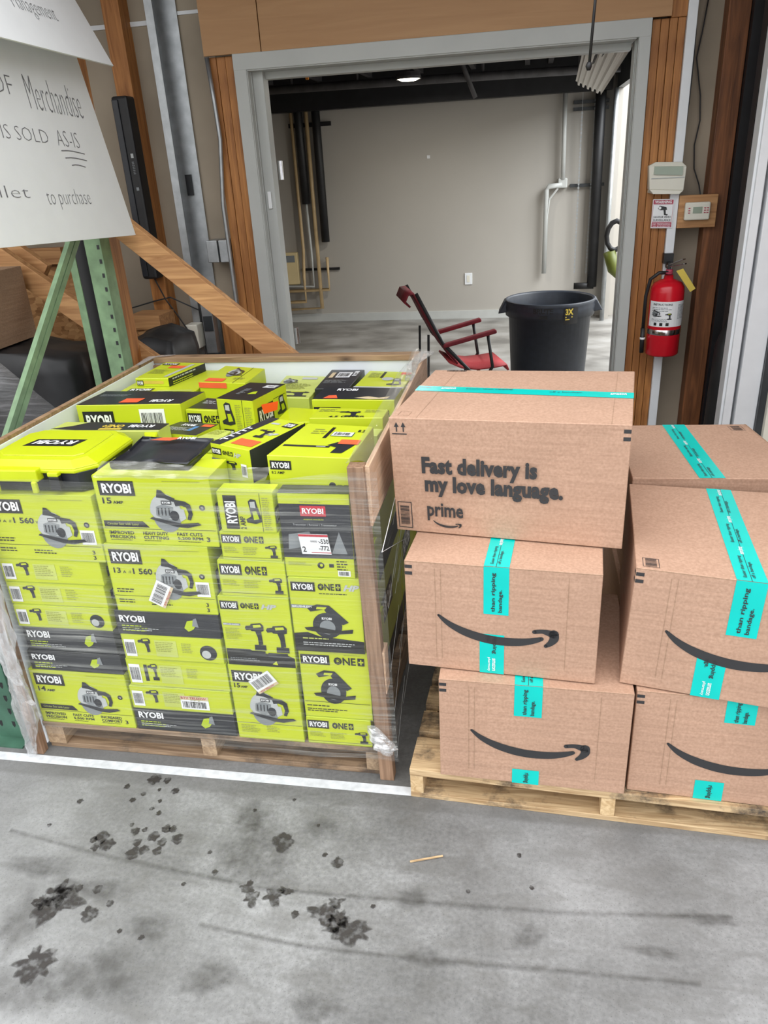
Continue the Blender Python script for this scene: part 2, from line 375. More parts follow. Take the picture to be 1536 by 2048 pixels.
    def darksaw(s, x, y, w, h):
        s.P(x, y, w, h, [(0.48+0.30*math.cos(a/12*math.pi), 0.38+0.38*math.sin(a/12*math.pi)) for a in range(24)], 'charcoal', 2)
        s.P(x, y, w, h, [(0.48+0.16*math.cos(a/12*math.pi), 0.33+0.21*math.sin(a/12*math.pi)) for a in range(24)], 'print_grey', 3)
        s.P(x, y, w, h, [(0.10, 0.88), (0.30, 1.0), (0.55, 0.98), (0.66, 0.84), (0.92, 0.50), (0.80, 0.42), (0.5, 0.72), (0.44, 0.86), (0.16, 0.78)], 'charcoal', 3)
        s.P(x, y, w, h, [(0.30, 0.93), (0.50, 0.93), (0.46, 0.86), (0.28, 0.86)], 'lime', 4)
        s.P(x, y, w, h, [(0.0, 0.30), (0.25, 0.34), (0.7, 0.24), (1.0, 0.30), (0.98, 0.18), (0.6, 0.12), (0.05, 0.22)], 'print_black', 4)
        return s.text('RYOBI', x+0.38*w, y+0.56*h, 0.2*w, 0.07*h, 'white_print', 0.03, 0, 5)
    def drill(s, x, y, w, h, batt=True):
        s.P(x, y, w, h, [(0.0, 0.80), (0.06, 0.88), (0.30, 0.90), (0.34, 0.96), (0.86, 1.0), (1.0, 0.90), (0.98, 0.72), (0.80, 0.68), (0.32, 0.70), (0.28, 0.74), (0.05, 0.72)], 'charcoal', 2)
        s.P(x, y, w, h, [(0.44, 0.92), (0.84, 0.95), (0.88, 0.86), (0.46, 0.82)], 'lime', 3)
        s.P(x, y, w, h, [(0.52, 0.70), (0.84, 0.68), (0.86, 0.22), (0.62, 0.18), (0.62, 0.46)], 'charcoal', 2)
        if batt: s.P(x, y, w, h, [(0.40, 0.20), (1.0, 0.20), (1.0, 0.0), (0.38, 0.0)], 'charcoal', 3)
        return s
    def sander(s, x, y, w, h):
        s.P(x, y, w, h, [(0.30, 0.60), (0.25, 0.90), (0.45, 1.0), (0.75, 0.96), (0.82, 0.70), (0.98, 0.30), (1.0, 0.08), (0.6, 0.0), (0.05, 0.05), (0.0, 0.18), (0.35, 0.30)], 'charcoal', 2)
        s.P(x, y, w, h, [(0.36, 0.66), (0.36, 0.88), (0.68, 0.90), (0.70, 0.64)], 'print_silver', 3)
        return s.P(x, y, w, h, [(0.45, 0.50), (0.72, 0.52), (0.86, 0.20), (0.5, 0.16)], 'lime_deep', 3)
    def emit(s, b, q, lift=0.0004, base=0.0004):
        tl, tr, br, bl = [Vector(p) for p in q]; n = (br-bl).cross(tl-bl).normalized()
        for pts, fs, m, ly in s.items:
            vs = []
            for x, y in pts:
                u, v = x/s.w, y/s.h
                vs.append(bl*(1-u)*(1-v)+br*u*(1-v)+tr*u*v+tl*(1-u)*v+n*(base+lift*ly))
            b.add(vs, fs, m)

def quads(bt, tp):
    """faces of a hexahedron given bottom/top corners fl, fr, br, bl; each as tl, tr, br, bl seen from outside"""
    return dict(front=(tp[0], tp[1], bt[1], bt[0]), right=(tp[1], tp[2], bt[2], bt[1]), back=(tp[2], tp[3], bt[3], bt[2]),
                left=(tp[3], tp[0], bt[0], bt[3]), top=(tp[3], tp[2], tp[1], tp[0]))
def dims(q): return ((Vector(q[1])-Vector(q[0])).length+(Vector(q[2])-Vector(q[3])).length)/2, ((Vector(q[0])-Vector(q[3])).length+(Vector(q[1])-Vector(q[2])).length)/2
def corners(fp, z0, z1, fb=None):
    fb = fb or fp
    return [Vector((x, y, z0)) for x, y in fb], [Vector((x, y, z1)) for x, y in fp]
def rectfp(x0, x1, y0, y1): return [(x0, y0), (x1, y0), (x1, y1), (x0, y1)]
def carton(name, fp, z0, z1, body, label, cat, group=None, fb=None, tapes=None, **art):
    bt, tp = corners(fp, z0, z1, fb); b = B(); b.hexa(bt, tp, body)
    # soft folded edges
    bm = bmesh.new(); vs = [bm.verts.new(p) for p in b.v]; [bm.faces.new([vs[i] for i in f]) for f in b.f]
    bmesh.ops.recalc_face_normals(bm, faces=bm.faces); bmesh.ops.bevel(bm, geom=bm.edges[:], offset=0.0016, segments=1, affect='EDGES')
    bm.verts.index_update(); b.v = [tuple(v.co) for v in bm.verts]; b.f = [[v.index for v in f.verts] for f in bm.faces]; b.m = [0]*len(b.f); bm.free()
    q = quads(bt, tp)
    for face, fn in art.items():
        w, h = dims(q[face]); s = Sheet(w, h); fn(s); s.emit(b, q[face])
    o = b.build(name); tag(o, label, cat, group)
    for i, (face, fn) in enumerate(tapes or []):
        w, h = dims(q[face]); s = Sheet(w, h); fn(s); cut = [k for k, it in enumerate(s.items) if it[2] == 'teal_tape']+[len(s.items)]
        for k0, k1 in zip(cut, cut[1:]): s2 = Sheet(w, h); s2.items = s.items[k0:k1]; tb = B(); s2.emit(tb, q[face], base=0.001); tb.build('packing_tape', o)
    return o

# ================================================================== STRUCTURE
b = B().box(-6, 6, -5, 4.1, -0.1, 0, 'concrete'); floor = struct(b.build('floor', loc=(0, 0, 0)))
b = B().box(-6, 9, 4.1, 9, -0.1, 0, 'far_concrete'); struct(b.build('floor_far_room', loc=(0, 0, 0)))
# painted line and floor marks
ln = B(); ln.add([(-3, 1.545, 0.0008), (-0.25, 1.553, 0.0008), (-0.25, 1.585, 0.0008), (-3, 1.578, 0.0008)], [(0, 1, 2, 3)], 'line_white'); ln.build('painted_line', floor)
def blob(x, y, r, m, ry=None, rag=0.25, name='oil_stain', seed=None, z=0.0012):
    rr = random.Random(seed if seed is not None else int(x*7919+y*104729)); n = 22; ph = rr.uniform(0, 9); n = 36
    pts = []
    for i in range(n):
        a = 2*math.pi*i/n; k = 1+rag*noise.noise(Vector((math.cos(a)*1.6+ph, math.sin(a)*1.6, ph)))*1.6+rag*0.7*noise.noise(Vector((math.cos(a)*5+ph, math.sin(a)*5, ph)))
        pts.append((x+r*k*math.cos(a), y+(ry or r)*k*math.sin(a), z))
    return pts
sm = []
for x, y, r in [(-1.035, 1.528, .020), (-.992, 1.528, .012), (-.953, 1.491, .012), (-1.061, 1.444, .009), (-.963, 1.407, .009), (-.918, 1.359, .014), (-.976, 1.348, .008),
                (-1.08, 1.31, .021), (-1.083, 1.277, .013), (-1.054, 1.288, .020), (-1.10, 1.30, .011), (-.874, 1.331, .016), (-.91, 1.315, .014), (-.911, 1.287, .013), (-.973, 1.271, .019),
                (-.949, 1.285, .014), (-.977, 1.306, .012), (-1.0, 1.34, .012), (-.94, 1.33, .016), (-.90, 1.36, .012), (-1.02, 1.36, .007), (-.99, 1.42, .007), (-1.10, 1.49, .010),
                (-1.04, 1.47, .008), (-1.0, 1.49, .006), (-.98, 1.45, .006), (-.591, 1.355, .028), (-1.01, 1.157, .012), (-.959, 1.125, .010), (-.996, 1.092, .022), (-1.06, 1.155, .010), (-1.146, 1.105, .010),
                (-.433, 1.312, .016), (-.47, 1.33, .007), (-.734, 1.243, .009), (-.77, 1.30, .006), (-1.21, 1.421, .009), (-.70, 1.45, .006), (-.51, 1.42, .005), (-.32, 1.20, .006), (-.60, 1.50, .006),
                (.02, 1.39, .007), (.05, 1.30, .006), (-.10, 1.27, .006), (-.84, 1.05, .007), (-.90, 1.06, .006), (-1.25, 1.33, .006), (-.50, 1.155, .010), (-.80, 1.20, .006)]:
    sm.append(blob(x, y, r, 'oil'))
for x, y, r, ry in [(-1.09, 1.105, .052, .045), (-1.10, 1.135, .03, .03), (-1.13, 1.11, .022, .02), (-1.062, .962, .040, .040), (-.615, 1.184, .022, .018), (-.563, 1.20, .026, .022), (-.636, 1.212, .018, .015),
                    (-.432, 1.166, .030, .022), (-.374, 1.135, .045, .030), (-.40, 1.155, .024, .03), (-.41, 1.20, .02, .014), (-.54, 1.215, .02, .01)]:
    sm.append(blob(x, y, r, 'oil', ry, 0.5, z=0.0015))
fm = []
for i, (x, y, r, ry) in enumerate([(-.64, 1.30, .15, .11), (-.70, 1.42, .06, .05), (-.23, 1.234, .045, .03), (.044, 1.167, .035, .035), (-1.02, 1.16, .09, .03), (-.83, 1.08, .05, .035), (-.5, 1.4, .05, .04), (-.9, .95, .12, .06),
                    (-.64, .98, .06, .04), (-1.15, 1.05, .06, .09), (.31, 1.17, .05, .014), (-.18, 1.09, .05, .02), (-1.05, .9, .12, .05), (-.4, .95, .06, .03), (.45, 1.27, .07, .02), (-1.2, 1.2, .1, .03)]):
    fm.append(blob(x, y, r*1.15, 'faint_oil', ry*1.15, 0.3, z=0.0003+0.00004*i))
def stains(mm, name, rim, core):
    # every blob gets an inner ring so the stain thins out to its edge
    vs, fs, sp_ = [], [], []
    for pts in mm:
        c = Vector((sum(p[0] for p in pts)/len(pts), sum(p[1] for p in pts)/len(pts), pts[0][2])); n = len(pts); o0 = len(vs)
        vs += pts+[tuple(c.lerp(Vector(p), core)) for p in pts]+[tuple(c)]; sp_ += [rim]*n+[1.0]*n+[1.0]
        for i in range(n): k = (i+1) % n; fs += [(o0+i, o0+k, o0+n+k, o0+n+i), (o0+n+i, o0+n+k, o0+2*n)]
    b = B(); b.add(vs, fs, name); o = b.build('oil_stain' if name == 'oil' else 'scuff_mark', floor); o['kind'] = 'stuff'
    a = o.data.attributes.new('spread', 'FLOAT', 'POINT'); a.data.foreach_set('value', sp_)
def streak(pts, w):
    up_ = []; lo_ = []; n = 30
    for i in range(n+1):
        t_ = i/n*(len(pts)-1); k = min(int(t_), len(pts)-2); t_ -= k; x = pts[k][0]*(1-t_)+pts[k+1][0]*t_; y = pts[k][1]*(1-t_)+pts[k+1][1]*t_
        ww = w*(.6+.8*abs(noise.noise(Vector((x*5, y, 2))))); up_.append((x, y+ww)); lo_.append((x, y-ww)); 
    b = B(); vs = [(a, c-.004, .001) for a, c in lo_]+[(a, (c+d)/2, .001) for (a, c), (_, d) in zip(lo_, up_)]+[(a, c+.004, .001) for a, c in up_]
    m = n+1; b.add(vs, [(r*m+i, r*m+i+1, (r+1)*m+i+1, (r+1)*m+i) for r in range(2) for i in range(n)], 'faint_oil'); o = b.build('tyre_mark', floor)
    a = o.data.attributes.new('spread', 'FLOAT', 'POINT'); a.data.foreach_set('value', [0.0]*m+[1.0]*m+[0.0]*m)
streak([(-1.35, 1.30), (-1.0, 1.25), (-.6, 1.215), (-.25, 1.225), (.1, 1.24), (.5, 1.28)], .008)
streak([(-.72, 1.10), (-.45, 1.08), (-.2, 1.085), (.1, 1.10), (.4, 1.11)], .007)
stains(sm, 'oil', .25, .82); stains(fm, 'faint_oil', 0, .45)
sp = B().bar((-.25, 1.335, .003), (-.17, 1.362, .004), .004, .003, 'new_pallet'); tag(sp.build('wood_splinter'), 'thin pale splinter of wood lying on the bare concrete', 'splinter')

# dividing wall with the doorway
b = B(); b.box(-3.6, -1.52, 4.09, 4.14, 0, 3.0, 'drywall'); b.box(-1.52, .52, 4.09, 4.14, 2.12, 3.0, 'drywall'); b.box(.52, 1.7, 4.09, 4.14, 0, 3.0, 'drywall')
struct(b.build('wall_back', loc=(0, 4, 0)))
b = B().box(-3.65, -3.6, 1.0, 8.6, 0, 3.0, 'drywall'); struct(b.build('wall_left', loc=(0, 0, 0)))
b = B().box(1.55, 1.6, 1.0, 4.12, 0, 3.0, 'dark_stud'); struct(b.build('wall_right', loc=(0, 0, 0)))
b = B().box(-3.65, 1.6, 2.5, 4.14, 3.0, 3.08, 'dark_stud')
for i in range(3): b.box(-3.6, 1.55, 2.7+i*.5, 2.74+i*.5, 2.82, 3.0, 'dark_stud')
struct(b.build('ceiling', loc=(0, 0, 0)))
b = B().box(-3.65, 1.6, 2.4, 2.5, 2.85, 3.1, 'dark_stud'); struct(b.build('trim_garage_header', loc=(0, 0, 0)))
# header board over the door
dr = struct(B().box(-1.525, -1.243, 3.955, 3.97, 2.104, 2.75, 'brown_board').build('trim_1', loc=(0, 0, 0)))
struct(B().box(-1.238, .585, 3.955, 3.97, 2.104, 2.75, 'brown_board').build('trim_2', loc=(0, 0, 0)))
# rough framing left and right of the frame
def studs(xs, name, z1=2.1, y0=3.985, mat='stud_wood'):
    for i in range(len(xs)-1):
        tag(B().box(xs[i]+.001, xs[i+1]-.001, y0+.003*(i % 2), 4.09, 0, z1, mat).build('wall_stud', bevel=.002), name % ['outermost', 'second', 'third', 'fourth', 'fifth'][i], 'stud', 'framing studs of the doorway')
studs([-1.522, -1.478, -1.434, -1.388], 'orange pine stud left of the doorway, %s of its cluster counted from the left')
studs([.513, .548, .584, .618, .652], 'orange pine stud right of the doorway, %s counted from the right-hand door frame', 2.75 if False else 2.1)
tag(B().box(.588, .652, 3.98, 4.09, 2.1005, 2.75, 'stud_wood').build('wall_stud', bevel=.002), 'pine stud rising beside the right end of the brown header board', 'stud')
tag(B().box(-2.02, -1.93, 3.99, 4.09, 0, 2.9, 'stud_wood').build('wall_stud', bevel=.003), 'knotty pine wall stud behind the tall black soundbar', 'stud')
tag(B().box(.82, .91, 3.99, 4.09, 0, 2.9, 'dark_stud').build('wall_stud', bevel=.003), 'dark reddish stud at the right end of the wall by the thermostat', 'stud')
tag(B().box(-1.64, -1.53, 3.99, 4.09, 0, .92, 'stud_wood').build('wall_stud', bevel=.003), 'short pine block low between metal stud and doorway', 'stud')
b = B(); b.box(-1.80, -1.795, 3.99, 4.085, 0, 2.9, 'galvanised'); b.box(-1.795, -1.68, 4.075, 4.08, 0, 2.9, 'galvanised'); b.box(-1.80, -1.76, 3.985, 3.99, 0, 2.9, 'galvanised')
b.box(-1.755, -1.725, 4.06, 4.075, 1.5, 1.6, 'black_paint')
tag(b.build('metal_stud'), 'bare galvanised steel stud standing left of the doorway', 'stud')
b = B().box(-2.9, -1.81, 4.082, 4.0895, 2.27, 2.29, 'white_paint').box(-1.68, -1.54, 4.082, 4.0895, 2.30, 2.315, 'white_paint'); struct(b.build('trim_drywall_seam', loc=(0, 0, 0)))
# door frame
fr = struct(bpy.data.objects.new('door_1', None)); C.objects.link(fr); fr.location = (0, 4, 0)
def jamb(x0, x1, sgn, name, k=1):
    b = B(); xo, xi = (x0, x1)
    w = abs(x1-x0)
    def seg(a, c, y0, y1): 
        p, q = xo+sgn*a*k, xo+sgn*c*k; b.box(min(p, q), max(p, q), y0, y1, 0, 2.101-0.0*a, 'frame_paint')
    seg(0, .062, 3.955, 3.985); seg(.056, .066, 3.96, 4.18); seg(.062, .070, 4.0, 4.16); seg(.066, .120 if k == 1 else .075, 4.02, 4.10); 
    b.build(name, fr, bevel=.002)
jamb(-1.386, -1.266, 1, 'jamb'); jamb(.509, .43, -1, 'jamb', .78)
b = B(); b.box(-1.386, .509, 3.954, 3.984, 2.035, 2.104, 'frame_paint'); b.box(-1.33, .45, 3.96, 4.18, 2.03, 2.045, 'frame_paint'); b.box(-1.32, .44, 4.06, 4.12, 2.0, 2.04, 'frame_paint'); b.build('frame_header', fr, bevel=.002)
b = B().box(-1.302, -1.285, 4.02, 4.0095, 1.42, 1.50, 'white_print'); b.build('sticker', fr)
for z in (1.55, .70):
    B().box(-1.268, -1.258, 4.12, 4.15, z, z+.09, 'chrome').tube([(-1.256, 4.15, z), (-1.256, 4.15, z+.09)], .006, 'chrome').build('hinge', fr)
# right-hand garage door opening: painted jambs and steel track
j = struct(bpy.data.objects.new('door_2', None)); C.objects.link(j); j.location = (.95, 3.4, 0)
B().box(.858, .905, 3.40, 3.48, 0, 2.9, 'white_paint').box(.868, .90, 3.385, 3.40, 0, 2.9, 'white_paint').build('jamb_trim', j, bevel=.002)
B().box(.915, 1.0, 3.38, 3.48, 0, 2.9, 'white_paint').build('jamb', j, bevel=.003)
B().box(1.0, 1.028, 3.36, 3.48, 0, 2.9, 'dark_steel').build('weather_strip', j)
B().box(1.028, 1.20, 3.33, 3.48, 0, 2.9, 'cream_stucco').build('outer_jamb', j)
b = B().box(.935, .975, 3.88, 3.885, 0, 2.9, 'dark_steel').box(.935, .94, 3.80, 3.88, 0, 2.9, 'dark_steel').box(.97, .975, 3.84, 3.88, 0, 2.9, 'dark_steel'); tag(b.build('door_track'), 'dark grey steel door track beside the white jamb', 'door track')
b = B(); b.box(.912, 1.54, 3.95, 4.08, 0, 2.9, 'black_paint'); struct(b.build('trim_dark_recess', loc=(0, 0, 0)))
# black cloth bundle in the gap between stud and jamb
b = B(); 
pts = [(.90, 3.66, 0), (.92, 3.66, .3), (.93, 3.68, .55), (.93, 3.70, .75), (.97, 3.72, .95), (1.0, 3.72, 1.05)]
b.tube(pts, [.06, .065, .07, .06, .035, .015], 'black_rubber', 10); o = b.build('cloth_bundle', smooth=True); tag(o, 'dark cloth bundle slumped in the gap left of the white jamb', 'cloth')

# ================================================================== FAR ROOM
b = B().box(-3.6, .95, 8.5, 8.55, 0, 2.7, 'far_paint'); struct(b.build('wall_far', loc=(0, 0, 0)))
b = B().box(-3.6, .72, 8.48, 8.5, 0, .085, 'trim_paint'); struct(b.build('baseboard_far', loc=(0, 0, 0)))
b = B(); b.box(.80, .86, 8.30, 8.5, 0, 2.7, 'far_paint'); b.box(.80, .86, 4.14, 8.30, 2.12, 2.7, 'dark_steel'); b.box(.80, .86, 4.14, 4.7, 0, 2.12, 'far_paint'); struct(b.build('wall_far_right', loc=(0, 0, 0)))
b = B().box(-3.6, 1.0, 4.1, 8.55, 2.62, 2.7, 'black_paint'); struct(b.build('ceiling_far_room', loc=(0, 0, 0)))
b = B().box(-3.6, .76, 8.28, 8.42, 2.115, 2.62, 'black_paint'); struct(b.build('trim_far_beam', loc=(0, 0, 0)))
for i, x in enumerate([-2.55, -2.05, -1.55, -1.05, -.55, -.05, .16]):
    tag(B().box(x, x+.045, 4.3, 8.275, 2.36, 2.62, 'joist_grey').build('ceiling_joist'), 'dark ceiling joist in the back room, %s from the left' % ['first', 'second', 'third', 'fourth', 'fifth', 'sixth', 'last'][i], 'joist', 'joists under the back room ceiling')
b = B().tube([(-3.4, 7.5, 2.26), (-1.1, 7.5, 2.24), (.74, 7.5, 2.22)], .035, 'joist_grey', 12)
for x in (-2.1, -1.5, -.4): b.tube([(x, 7.5, 2.25), (x, 7.5, 2.62)], .012, 'joist_grey', 8)
tag(b.build('sprinkler_pipe', smooth=True), 'dark horizontal pipe hung under the back room joists', 'pipe')
tag(B().tube([(-.60, 7.42, 2.60), (-.60, 7.42, 2.40), (-.46, 7.42, 2.07)], .02, 'joist_grey').build('branch_pipe', smooth=True), 'grey branch pipe slanting down from the back room ceiling', 'pipe')
t = thing('ceiling_lamp', (-.96, 6.9, 2.2), 'small round lit lamp under the black ceiling beyond the doorway', 'lamp')
B().lathe([(0, .05), (.09, .05), (.10, .02), (.10, 0)], (-.96, 6.9, 2.2), 'joist_grey', 20).tube([(-.96, 6.9, 2.25), (-.96, 6.9, 2.62)], .01, 'joist_grey', 6).build('lamp_housing', t)
B().lathe([(0, -.012), (.06, -.010), (.09, .004)], (-.96, 6.9, 2.2), 'tube_glow', 20).build('lamp_lens', t)
tag(B().tube([(-.98+.06*math.cos(a/8*math.pi), 7.0, 2.40-.05*math.sin(a/8*math.pi)) for a in range(9)]+[(-1.04, 7.0, 2.62)], .006, 'white_paint', 6).build('cable_loop'), 'white loop of cable hanging beside the small ceiling lamp', 'cable')
tag(B().box(-1.575, -1.555, 6, 6.02, 2.17, 2.26, 'orange_plastic').box(-1.57, -1.56, 6.005, 6.015, 2.26, 2.62, 'black_paint').build('marker_flag'), 'small orange strip hanging from the black ceiling', 'strip')
lamp((-.96, 6.9, 2.17), 14, .18, (1, .94, .84))
# roll-up door curtain under the ceiling
b = B(); nr = 44; A_, B_ = [(.33, 6.55, 2.075), (.505, 6.40, 1.985)], [(.33, 4.35, 2.44), (.525, 4.35, 2.135)]
low, top_ = [], []
for i in range(nr+1):
    u = i/nr; dz = -.020 if (i//4) % 2 else 0.0
    f0 = Vector(A_[0]).lerp(Vector(A_[1]), u); f1 = Vector(B_[0]).lerp(Vector(B_[1]), u); low.append((f0.x, f0.y, f0.z+dz)); top_.append((f1.x, f1.y, f1.z+dz))
n = nr+1; b.add(low+top_, [(i, i+1, n+i+1, n+i) for i in range(nr)], 'ribbed_white')
b.hexa([(.33, 4.4, 2.46), (.52, 4.4, 2.18), (.50, 6.38, 2.01), (.34, 6.5, 2.10)], [(.33, 4.4, 2.52), (.54, 4.4, 2.52), (.52, 6.38, 2.30), (.34, 6.5, 2.30)], 'joist_grey'); b.box(.42, .46, 5.4, 5.44, 2.25, 2.61, 'black_paint')
tag(b.build('rollup_door'), 'ribbed white metal shutter stack hanging under the back room ceiling', 'shutter')
# far wall services
def pipe(pts, r, m, label, name='wall_pipe', n=8): return tag(B().tube(pts, r, m, n).build(name, smooth=True), label, 'pipe', None)
y = 8.43
pipe([(-2.40, y, 2.6), (-2.40, y, .78), (-2.42, y, .50), (-2.42, y, .235), (-3.2, y, .215)], .018, 'copper_tan', 'thin tan pipe, leftmost of the far wall pipes, bending left low down')
pipe([(-2.14, y, .70), (-2.14, y, .36), (-3.2, y, .34)], .018, 'copper_tan', 'pale tan pipe end below the right black insulated pipe')
pipe([(-2.24, y, 2.6), (-2.24, y, .06+.1), (-3.2, y, .13)], .022, 'copper_tan', 'tan pipe between the two black pipes, reaching lowest on the far wall')
pipe([(-2.33, y, 2.6), (-2.32, y, 1.25)], .045, 'black_rubber', 'shorter black insulated pipe on the far wall')
pipe([(-2.32, y, 1.25), (-2.31, y, .75), (-2.31, y, .40), (-3.2, y, .42)], .014, 'trim_paint', 'slim grey pipe coming out below the shorter black insulation')
pipe([(-2.14, y, 2.6), (-2.14, y, .86)], .045, 'black_rubber', 'longer black insulated pipe, rightmost on the left of the far wall')
tag(B().box(-2.45, -2.02, 8.475, 8.499, .56, .585, 'black_paint').build('pipe_bracket'), 'lower black strut bracket behind the far wall pipes', 'bracket')
tag(B().box(-2.45, -2.00, 8.475, 8.499, 1.98, 2.02, 'black_paint').build('pipe_bracket'), 'upper black strut bracket behind the far wall pipes', 'bracket')
t = thing('wall_heater', (-2.66, 8.46, .42), 'cream wall heater low on the far wall beside the pipes', 'heater')
B().box(-2.84, -2.48, 8.44, 8.5, .42, .76, 'heater_cream').build('casing', t, bevel=.006); B().box(-2.80, -2.51, 8.436, 8.4395, .66, .73, 'print_grey').build('grille', t)
t = thing('conduit', (.26, 8.46, .46), 'grey steel conduit with an elbow box on the far wall', 'conduit')
B().tube([(.335, y, 2.115), (.345, y, 1.36)], .022, 'trim_paint').build('upper_pipe', t, smooth=True)
B().tube([(.34, y, 1.31), (.21, y, 1.30), (.19, y, 1.27), (.19, y, .46)], .024, 'trim_paint').build('lower_pipe', t, smooth=True)
B().box(.30, .39, 8.42, 8.5, 1.28, 1.37, 'trim_paint').build('elbow_box', t, bevel=.01); B().tube([(.30, 8.42, 1.28), (.22, 8.42, 1.18), (.20, 8.42, 1.0)], .01, 'trim_paint', 6).build('cable', t)
for x, nm in ((.50, 'left'), (.62, 'right')):
    b = B(); z = 1.95 if nm == 'left' else 2.05
    while z > .45: b.add([(x-.008, 8.42, z), (x+.008, 8.42, z), (x+.008, 8.42, z-.02), (x-.008, 8.42, z-.02)], [(0, 1, 2, 3)], 'galvanised'); b.tube([(x, 8.42, z-.02), (x, 8.42, z-.035)], .003, 'galvanised', 4); z -= .035
    b.tube([(x, 8.42, z), (x, 8.42, 2.6)], .002, 'galvanised', 4)
    tag(b.build('pull_chain'), 'hanging steel chain of the shutter, %s of the two' % nm, 'chain', 'shutter chains on the far wall')
tag(B().tube([(.66, 8.38, 2.5), (.68, 8.38, .32)], .05, 'black_rubber', 12).box(.50, .70, 8.36, 8.4, .30, .36, 'black_rubber').build('downpipe', smooth=True), 'thick black vertical pipe in the far right corner', 'pipe')
for z, nm in ((2.02, 'topmost'), (1.96, 'middle'), (1.28, 'lowest')): tag(B().box(.42, .75, 8.45, 8.499, z, z+.03, 'dark_steel').build('strut_rail'), 'dark horizontal strut rail behind the steel chains, %s of three' % nm, 'rail')
tag(B().tube([(.79, 8.22, 0), (.79, 8.22, 2.12)], .022, 'galvanised').build('door_guide', smooth=True), 'light steel door guide at the far room side opening', 'door track')
t = thing('wall_outlet', (-.605, 8.49, .37), 'white wall outlet low on the grey far wall', 'outlet')
B().box(-.645, -.565, 8.49, 8.5, .36, .48, 'white_paint').build('cover_plate', t, bevel=.003); B().box(-.62, -.59, 8.487, 8.49, .385, .455, 'ivory').build('socket', t)
tag(B().box(-1.02, -.99, 8.494, 8.5, 1.62, 1.65, 'white_paint').build('wall_patch'), 'small chipped white patch on the far wall', 'patch')
# outside beyond the side opening
struct(B().box(5.4, 5.5, 4, 30, 0, 3, 'cream_stucco').build('wall_neighbour_building', loc=(0, 0, 0)))
# a strimmer-like tool hanging by the opening
b = B(); b.tube([(.70+.07*math.cos(a/6*math.pi), 6.6, .98+.11*math.sin(a/6*math.pi)) for a in range(13)], .02, 'black_rubber', 8, False)
b.tube([(.66, 6.6, .86), (.70, 6.6, .72), (.74, 6.6, .66)], [.05, .045, .02], 'olive', 8); b.tube([(.74, 6.6, .68), (.74, 6.6, 0)], .012, 'black_rubber', 6)
tag(b.build('garden_tool', smooth=True), 'black and green tool with a loop handle by the bright side opening', 'garden tool')

# trash can
cx, cy = .170, 5.44
t = thing('trash_can', (cx, cy, 0), 'large dark grey round trash can with side handles beyond the doorway', 'trash can')
b = B(); b.lathe([(0, .01), (.235, .01), (.245, 0), (.25, .03), (.278, .60), (.300, .60), (.305, .66), (.30, .68), (.306, .70), (.296, .705), (.288, .69), (.27, .60), (.24, .03), (0, .025)], (cx, cy, 0), 'can_plastic', 48)
b.build('bin_body', t, smooth=True)
for s in (-1, 1):
    h = B(); x = cx+s*.300
    xs_ = sorted([x-s*.015, x+s*.008]); xb = sorted([x-s*.030, x+s*.050])
    h.hexa([(xb[0], cy-.085, .615), (xb[1], cy-.07, .625), (xb[1], cy+.07, .625), (xb[0], cy+.085, .615)], [(xs_[0], cy-.07, .698), (xs_[1], cy-.06, .698), (xs_[1], cy+.06, .698), (xs_[0], cy+.07, .698)], 'can_plastic')
    h.build('handle', t, bevel=.006)
def curved(o_parent, nm, s, c, R, z0, a0, slope=0.0, subd=None):
    """wrap a sheet on a cylinder; a0 = angle of its left edge, running anticlockwise seen from above"""
    b = B()
    for pts, fs, m, ly in s.items:
        vs = []
        for x, y in pts:
            a = a0+x/R; r = R+.0006+ly*.0005+slope*(y)
            vs.append((c[0]+r*math.cos(a), c[1]+r*math.sin(a), z0+y))
        b.add(vs, fs, m)
    return b.build(nm, o_parent)
s = Sheet(.14, .05); s.text('BRUTE', 0, .02, .13, .035, 'print_black', .04); s.rect(.045, -.012, .05, .022, 'print_black')
curved(t, 'lettering', s, (cx, cy), .303, .625, math.radians(-112))
s = Sheet(.1, .1)
for i in range(8): s.rect(i*.0125, -.04, .0125, .105, 'print_black')
s.text('3X', .01, .02, .055, .04, 'yellow_tag', .04); s.rect(.01, .002, .05, .008, 'yellow_tag', 2); s.rect(.01, -.012, .03, .006, 'yellow_tag', 2)
curved(t, 'sticker', s, (cx, cy), .3055, .615, math.radians(-74))

# folding chair
t = thing('folding_chair', (-.40, 5.05, 0), 'red folding camp chair with dark frame left of the trash can', 'chair')
def zz(x, y_, z): return (x, y_, z)
b = B(); q0, q1 = 4.75, 5.12
# back rest cloth leaning left, curled top
vs = []; 
for x, z in [(-.40, .42), (-.46, .50), (-.56, .66), (-.62, .78), (-.67, .86), (-.71, .855), (-.735, .80), (-.70, .77)]: vs += [(x, q0+.02, z), (x, q1-.02, z)]
b.add(vs, [(i*2, i*2+1, i*2+3, i*2+2) for i in range(len(vs)//2-1)], 'chair_red'); o = b.build('backrest', t, smooth=True); sd = o.modifiers.new('s', 'SOLIDIFY'); sd.thickness = .012
b = B(); vs = []
for x, z in [(-.46, .42), (-.38, .385), (-.28, .375), (-.18, .385), (-.10, .40), (-.09, .37)]: vs += [(x, q0+.02, z), (x, q1-.02, z)]
b.add(vs, [(i*2, i*2+1, i*2+3, i*2+2) for i in range(len(vs)//2-1)], 'chair_red_seat'); o = b.build('seat', t, smooth=True); sd = o.modifiers.new('s', 'SOLIDIFY'); sd.thickness = .012
